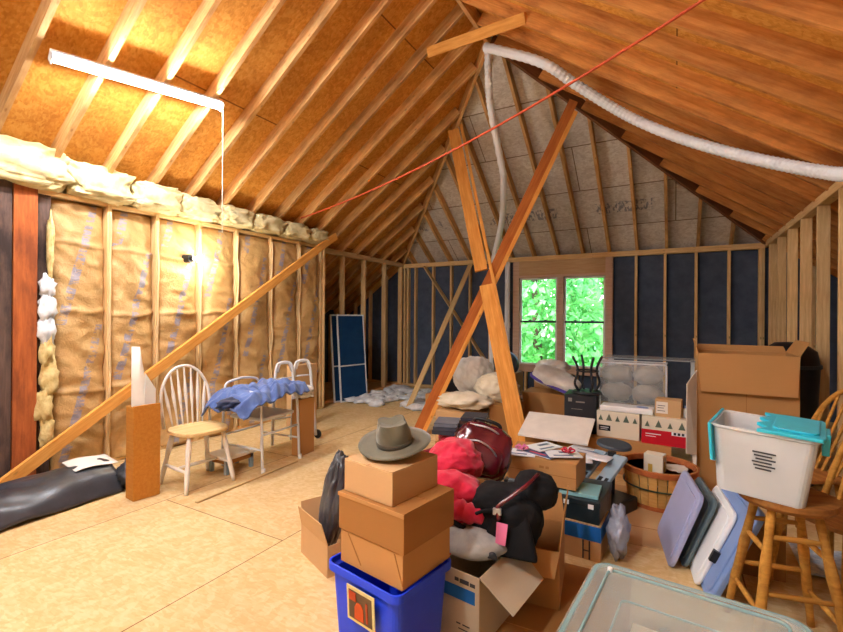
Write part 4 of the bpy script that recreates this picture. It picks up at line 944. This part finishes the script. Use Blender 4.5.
# large open carton
o = carton('very tall open brown carton with its front flap folded down', (.80, 4.22), .64, .48, 1.12, 0, 0, CARD, flaps=[('f', 172, .30), ('b', 4, .05), ('r', 30, .12), ('l', 12, .10)])
part(o, 'seam', CARD3, MB().bb(-.322, -.318, -.002, 0, 0, 1.12))
MB().slab([(-.645, -.08, .32), (-.645, .0, .02), (-.645, .0, .98), (-.715, -.13, .88), (-.715, -.15, .34)], .005, (-1, 0, 0)).build('white_side_flap', CARDW, o, label='white inner face of the left side flap')
t = thing('black_basin', 'black rounded plastic tub top showing behind the tall open carton', 'tub', (.86, 4.95, 0)); MB().lathe([(.0, 0), (.17, 0), (.21, 1.0), (.19, 1.12), (.10, 1.19), (.0, 1.2)], 32).build('tub_body', BLACK, t, smooth=True); MB().lathe([(.205, .98), (.222, .98), (.222, 1.01), (.205, 1.01)], 32).build('rim', SLATE, t)

# ---- things right of the crossed braces, under the window
carton('brown carton beside the foot of the crossed braces, behind the books', (-1.50, 4.74), .30, .40, .42, 0, 3, CARD3)
carton('brown carton with a dark open end behind the braces', (-1.63, 5.25), .34, .36, .40, 0, 0, CARD)
carton('brown carton under the white cushion with purple piping', (-1.05, 5.30), .55, .40, .50, 0, 0, CARD)
o = carton('small white carton with thin print below the window', (-.70, 5.24), .26, .25, .54, 0, 8, CARDW)
part(o, 'printed_lettering', INK, MB().bb(-.10, -.094, -.001, 0, .36, .46)); part(o, 'printed_lettering', INK, MB().bb(-.07, -.064, -.001, 0, .36, .46))
carton('white foam packing block right of the white carton under the window', (-.92, 6.3), .60, .30, .40, 0, 0, WHITE, name='foam_block', cat='foam block')
o = thing('white_board', 'large white board lying over low cartons behind the magazines', 'board', (-.90, 4.30, .0), 0)
part(o, 'panel', WHITE, MB().hexa([(-.36, -.25, .30), (.26, -.28, .30), (.26, .12, .44), (-.36, .12, .44), (-.36, -.25, .318), (.26, -.28, .318), (.26, .12, .458), (-.36, .12, .458)]), bevel=.003)
carton('low carton supporting the large white board', (-.99, 4.25), .26, .55, .28, 0, 0, CARD3)
t = thing('cushion', 'white cushion with purple piping below the left window corner', 'cushion', (-1.22, 5.42, .66), 0, rot=(R(8), R(20), R(-5)))
b = MB(); b.blob((0, 0, 0), (.30, .20, .09), amp=.1, fr=2, seed=4, sq=.7); b.build('cushion_body', WCLOTH, t, smooth=True)
MB().tube([(.28 * math.copysign(abs(math.cos(a)) ** .5, math.cos(a)), .19 * math.copysign(abs(math.sin(a)) ** .5, math.sin(a)), -.03) for a in [2 * math.pi * k / 36 for k in range(36)]], .018, 8, closed=True).build('piping', PURP, t, smooth=True)
b = MB(); b.blob((0, 0, 0), (.20, .16, .10), amp=.25, fr=3, seed=14, ridge=.06, flat=-.09); tag(b.build('folded_towels', WCLOTH, smooth=True, loc=(-1.35, 5.75, .76)), 'pale folded towels heaped at the foot of the window', 'towels')
carton('brown carton under the pale folded towels', (-1.15, 5.72), .42, .35, .66, 0, 0, CARD2)
# white cloth sacks
t = thing('cloth_sack', 'large crumpled white cloth sack between the crossed braces', 'sack', (-2.22, 5.28, .64), 0)
b = MB(); b.blob((0, 0, 0), (.26, .22, .26), amp=.16, fr=2.4, seed=52, ridge=.07, sub=5, flat=-.24); b.build('sack_body', WCLOTH, t, smooth=True)
tag(MB().blob((0, 0, 0), (.26, .18, .17), amp=.16, fr=2.6, seed=53, ridge=.08, sub=5, flat=-.15).build('cloth_sack', CREAMC, smooth=True, loc=(-1.80, 4.98, .56)), 'cream cloth sack leaning on the right of the large white sack', 'sack')
tag(MB().blob((0, 0, 0), (.30, .22, .09), amp=.3, fr=4, seed=54, ridge=.12, flat=-.08).build('cloth_bundle', CREAMC, smooth=True, loc=(-2.10, 4.74, .43)), 'flat cream cloth bundle in front of the white sacks', 'cloth')
carton('brown carton carrying the large white cloth sack', (-2.02, 5.05), .46, .42, .38, 0, 0, CARD)
carton('low brown carton in front of the white sacks', (-1.84, 4.50), .50, .42, .34, 0, 3, CARD2)
carton('orange brown carton seen left of the leaning brace', (-2.75, 5.55), .32, .32, .30, 0, 0, CARD)
t = thing('black_suitcase', 'dark suitcase on the floor against the back wall left of the braces', 'suitcase', (-3.15, 6.8, 0), 0); MB().bb(-.35, .35, -.12, .12, .02, .34).build('suitcase_body', BLACK, t, bevel=.03); MB().tube([(-.08, 0, .335), (-.07, 0, .37), (.07, 0, .37), (.08, 0, .335)], .01, 6).build('handle', BLACK, t)
t = thing('floor_fan', 'grey fan head lying against the pipe behind the sacks', 'fan', (-2.15, 6.3, .72), 0, rot=(R(55), R(15), R(30))); MB().lathe([(.0, 0), (.16, 0), (.20, .03), (.16, .06), (.0, .07)], 28).build('fan_cage', SLATE, t); MB().lathe([(.0, .07), (.04, .07), (.03, .10), (.0, .10)], 16).build('hub', WPLAS, t); MB().cyl((0, 0, 0), (.0, -.0, -.16), .02).build('stem', PVC, t)
carton('grey storage carton under the fan head by the pipe', (-1.95, 6.15), .40, .36, .60, 0, 0, CARD3)
# books
carton('low carton carrying the dark books behind the red jacket', (-1.38, 3.62), .55, .40, .24, 0, -6, CARD3)
tag(MB().blob((0, 0, 0), (.26, .16, .05), amp=.25, fr=4, seed=61, flat=-.045).build('folded_cloth', RED, smooth=True, loc=(-1.66, 3.74, .288)), 'folded dark red cloth under the books', 'cloth')
bc = [hx('2b3242'), hx('3b4252'), hx('6d7684'), hx('22262e'), hx('8a8f98'), hx('2e3540'), hx('49382f')]
wd = ['lowest', 'second', 'third', 'fourth', 'topmost']
def book(x, y, z, w, d, h, rz, c, label, grp):
    o = thing('book', label, 'book', (x, y, z), rz, grp)
    MB().bb(-w / 2, w / 2, -d / 2, -d / 2 + .004, 0, h).bb(-w / 2, w / 2, -d / 2, d / 2, 0, .004).bb(-w / 2, w / 2, -d / 2, d / 2, h - .004, h).build('cover', m_plain('book_cover_%d' % int(z * 1000 + x * -100), c, .4, .4, .2), o)
    MB().bb(-w / 2 + .004, w / 2 - .004, -d / 2 + .004, d / 2 - .005, .004, h - .004).build('pages', PAPER, o)
z = .335
for i in range(3): book(-1.82, 3.72, z, .21, .27, .034, 8 + i * 5, bc[i], wd[i] + ' dark book of the left book pile', 'books behind the red jacket'); z += .035
z = .335
for i in range(5): book(-1.60, 3.84, z, .22, .27, .030, -10 + i * 6, bc[(i + 3) % 7], wd[i] + ' dark book of the right book pile', 'books behind the red jacket'); z += .031
tag(MB().slab([(-.26, -.2, 0), (.2, -.28, 0), (.26, .1, 0), (-.2, .16, 0)], .02).build('flat_folder', m_plain('dark_red_folder', hx('8c2030'), .5), loc=(-1.56, 3.42, .262)), 'dark red folder sticking out in front of the books', 'folder')

# ================================================================ RIGHT FRONT: lids, stool, tote, chairs
def lid(label, y0, y1, x, lean, h, m, th, z0=.0, rz=4, name='bin_lid', deep=0):
    o = thing(name, label, 'lid' if not deep else 'storage bin', (x, (y0 + y1) / 2, z0), 0, rot=(0, R(lean), R(rz)))
    L = (y1 - y0); Mx = Matrix(((0, 0, 1, 0), (0, 1, 0, 0), (1, 0, 0, h / 2), (0, 0, 0, 1)))   # local x->z
    b = MB(); b.prism(rrect(h, L, .05, 6), -th, 0, Mx); b.build('rim', m, o, bevel=.006)
    b = MB(); b.prism(rrect(h - .07, L - .07, .04, 6), -th - .008, -th + .002, Mx); b.build('raised_panel', m, o, bevel=.004)
    if deep:
        A = loft([(h - .06, L - .06, 0), (h - .12, L - .12, deep)], lambda w, d: rrect(w, d, .05, 6)); 
        A.build('tub', m, o, M=wm(o) @ Mx, bevel=.004)
    return o
lid('lavender bin lid leaning at the front of the leaning stack', 2.84, 3.34, -.04, 20, .45, LAV, .022, rz=9)
lid('grey green bin leaning between the lavender lid and the white lid', 2.88, 3.32, .03, 21, .43, TUBG, .02, rz=9)
o = lid('white curved lid with a dark latch in the leaning stack', 2.72, 3.20, .09, 23, .44, WPLAS, .018, rz=6)
MB().bb(-.028, .006, -.26, -.235, .17, .23).build('latch', BLACK, o)
lid('large blue grey bin lid leaning beside the golden stool', 2.58, 3.14, .135, 24, .52, LIDB, .03, rz=8)
# bar stool
o = thing('bar_stool', 'golden oak bar stool carrying the clear tote with aqua lid', 'stool', (.42, 2.46, 0), 12); o.scale = (1, 1, 1.06)
MB().lathe([(.0, .575), (.165, .575), (.178, .59), (.175, .61), (.15, .615), (.0, .608)], 40).build('seat', OAKD, o, smooth=False)
for k in range(4):
    a = math.pi / 4 + k * math.pi / 2; c = Vector((math.cos(a), math.sin(a), 0)); p0 = c * .11 + Vector((0, 0, .58)); p1 = c * .235
    MB().tube([p0.lerp(p1, q / 10) for q in range(11)], lambda t: .014 + .006 * math.sin(t * math.pi) + .002 * math.sin(t * 20), 12).build('leg', GOLD, o, smooth=True)
def lp(k, z):
    a = math.pi / 4 + k * math.pi / 2; c = Vector((math.cos(a), math.sin(a), 0)); q = 1 - z / .58; v = (c * .11).lerp(c * .235, q); v.z = z; return v
for k in range(4):
    for z in ((.17, .40) if k % 2 else (.25, .46)):
        a, b_ = lp(k, z), lp(k + 1, z); MB().tube([a.lerp(b_, q / 6) for q in range(7)], lambda t: .008 + .004 * math.sin(t * math.pi), 8).build('rung', GOLD, o, smooth=True)
# clear tote
TP = (.335, 2.45, .654)
o = thing('clear_tote', 'clear plastic tote with aqua folding lid standing on the oak stool', 'tote', TP, 0, rot=(R(1), R(3), R(-12))); o.scale = (.97, 1.2, 1.06)
fn2 = lambda w, d: rrect(w, d, .035, 5)
loft([(.31, .24, 0), (.36, .285, .255), (.375, .30, .26), (.375, .30, .27), (.35, .275, .268), (.30, .23, .008)], fn2).build('tote_body', CLEAR, o, bevel=.001)
b = MB(); b.prism([(-.02, -.158), (.06, -.158), (.19, -.158), (.20, -.14), (.20, .14), (.19, .158), (-.02, .158), (.01, .10), (-.03, .05), (.01, .0), (-.03, -.05), (.01, -.10)], .271, .285).prism(rrect(.15, .25, .03, 6, cx=.105), .285, .293); b.build('lid_flap', AQUA, o, bevel=.003)
Ml = wm(o) @ Matrix.Translation((-.192, 0, .272)) @ Matrix.Rotation(R(-97), 4, 'Y')
b = MB(); b.prism([(0, -.158), (-.15, -.158), (-.17, -.10), (-.14, -.05), (-.17, 0), (-.14, .05), (-.17, .10), (-.15, .158), (0, .158)], 0, .012, Matrix.Diagonal((-1, 1, 1, 1)))
b.build('lid_flap', AQUA, o, bevel=.003, M=wm(o) @ Matrix.Translation((-.195, 0, .272)) @ Matrix.Rotation(R(83), 4, 'Y'))
MB().bb(.19, .215, -.06, .06, .20, .28).build('clip_handle', AQUA, o, bevel=.004)
for k in range(6):
    z = .185 - k * .013; yy = -(.12 + .0225 * z / .255) - .0015
    MB().bb(-.03 + .006 * (k % 3), .05 - .012 * (k % 2), yy, yy + .002, z, z + .006).build('printed_label', INK, o)
b = MB(); b.blob((-.04, .0, .13), (.09, .07, .10), amp=.12, fr=3, seed=70, flat=-.10)
tag(b.build('white_fabric', WCLOTH, smooth=True, loc=TP), 'pale fabric folded inside the clear tote', 'cloth')

def slat_chair(x, y, rz, label):
    t = thing('slat_back_chair', label, 'chair', (x, y, 0), rz)       # faces local -Y
    b = MB(); b.prism(rrect(.40, .40, .08, 6), .43, .455); b.build('seat', OAKD, t, bevel=.006)
    for sx in (-1, 1):
        for sy in (-1, 1):
            a = Vector((sx * .15, sy * .15, .43)); c = Vector((sx * .19, sy * .20, 0)); MB().tube([a.lerp(c, k / 6) for k in range(7)], lambda q: .015 + .005 * math.sin(q * 3.1), 8).build('leg', GOLD, t, smooth=True)
    hoop = [(-.19 * math.cos(math.pi * k / 24), .17 + .22 * math.sin(math.pi * k / 24) ** .55, .455 + .50 * math.sin(math.pi * k / 24) ** .55) for k in range(25)]
    MB().tube(hoop, .016, 8).build('hoop', GOLD, t, smooth=True)
    for k in range(6):
        u = (k - 2.5) / 2.5; tp = math.sin(math.acos(u * .82)) ** .55
        MB().beam((u * .12, .17, .45), (u * .155, .17 + .22 * tp, .455 + .49 * tp), .018, .010, (0, 1, 0)).build('spindle', GOLD, t, bevel=.002)
    return t
slat_chair(.64, 3.60, -62, 'golden oak chair behind the clear tote, the farther of two')
slat_chair(.70, 2.92, -50, 'golden oak chair at the right edge beside the clear tote')
tag(MB().sheet(lambda u, v: (.62 + u * .36, 3.15 + v * .42, .012 + .01 * math.sin(u * 9) * math.cos(v * 7)), 16, 16, .004).build('printed_cloth', m_fabric('patterned_cloth', hx('7a98b8'), hx('d8dce0'), 26), smooth=True), 'blue and white patterned cloth on the floor behind the stool', 'cloth')
# brown carton under the stool
carton('dark brown carton on the floor behind the oak stool', (.52, 3.02), .30, .22, .26, 0, 5, CARD3)

o = thing('flat_cardboard', 'added brown cardboard sheet in the tone of shade on the floor under the open cartons', 'cardboard', (-.50, 2.0, .001), 3)  # sheet added so its brown gives the floor a shaded tone
part(o, 'sheet', CARD3, MB().bb(-.34, .34, -.5, .62, 0, .005)); part(o, 'fold', CARD, MB().bb(-.34, .34, -.02, -.015, .005, .006))
# big clear storage box with cables at the lower right
T0 = Matrix.Translation((-.295, 2.085, 0)) @ Matrix.Rotation(R(-5), 4, 'Z')
o = thing('clear_storage_box', 'large clear plastic storage box with cables at the bottom right corner', 'storage box', (-.295, 2.085, 0), -5)
Wd, Dp, Ht = .72, .85, .34
fo = lambda w, d: rrect(w, d, .06, 6, Wd / 2 , -Dp / 2)
loft([(Wd - .10, Dp - .10, 0), (Wd - .03, Dp - .03, Ht - .02), (Wd, Dp, Ht - .02), (Wd, Dp, Ht), (Wd - .06, Dp - .06, Ht), (Wd - .07, Dp - .07, Ht - .02), (Wd - .14, Dp - .14, .01)], fo).build('box_body', CLEARG, o, bevel=.002)
loft([(Wd - .02, Dp - .02, Ht), (Wd - .02, Dp - .02, Ht + .008), (Wd - .05, Dp - .05, Ht + .008), (Wd - .05, Dp - .05, Ht)], fo, False, False).build('rim', CLEARR, o, bevel=.002)
lo = MB(); lo.prism(rrect(Wd - .05, Dp - .05, .05, 6, Wd / 2, -Dp / 2), Ht + .008, Ht + .011); lo.build('lid', m_clear('thin_lid_plastic', hx('dfe8e4'), .16, .1), o)
for ins, zz, rr in ((.07, Ht + .012, .006), (.13, Ht - .06, .004)):
    MB().tube([(x, y, zz) for x, y in rrect(Wd - 2 * ins, Dp - 2 * ins, .03, 4, Wd / 2, -Dp / 2)], rr, 6, closed=True).build('raised_ridge', CLEARR, o, smooth=True)
MB().cyl((.075, -.08, Ht + .01), (.075, -.08, Ht + .026), .010).build('corner_catch', WPLAS, o)
for j, (cx, cy, lbl, m) in enumerate([(.24, -.19, 'black cable coiled at the left inside the clear storage box', BLACK), (.38, -.20, 'black cable with plug coiled in the middle of the clear storage box', BLACK), (.52, -.27, 'pale green cable coiled at the right inside the clear storage box', m_plain('green_cable', hx('5f8f86'), .5))]):
    pts = []
    for k in range(60):
        a = k * .28 + j; r_ = .055 + .02 * math.sin(k * .4 + j); pts.append((cx + r_ * math.cos(a) + .0012 * k, cy + r_ * .8 * math.sin(a), .185 + .0004 * k))
    t = thing('cable', lbl, 'cable', (0, 0, 0)); t.matrix_basis = T0
    MB().tube(pts, .0045, 6).build('cord', m, t, smooth=True); e = pts[-1]; MB().box((e[0] + .01, e[1], e[2]), (.03, .018, .016)).build('plug', m, t, bevel=.003)
carton('flat pale carton packed inside the clear storage box', (-.295 + .62, 2.085 - .74), .52, .60, .16, .015, -5, m_card('card_beige', hx('d8ccb0')))
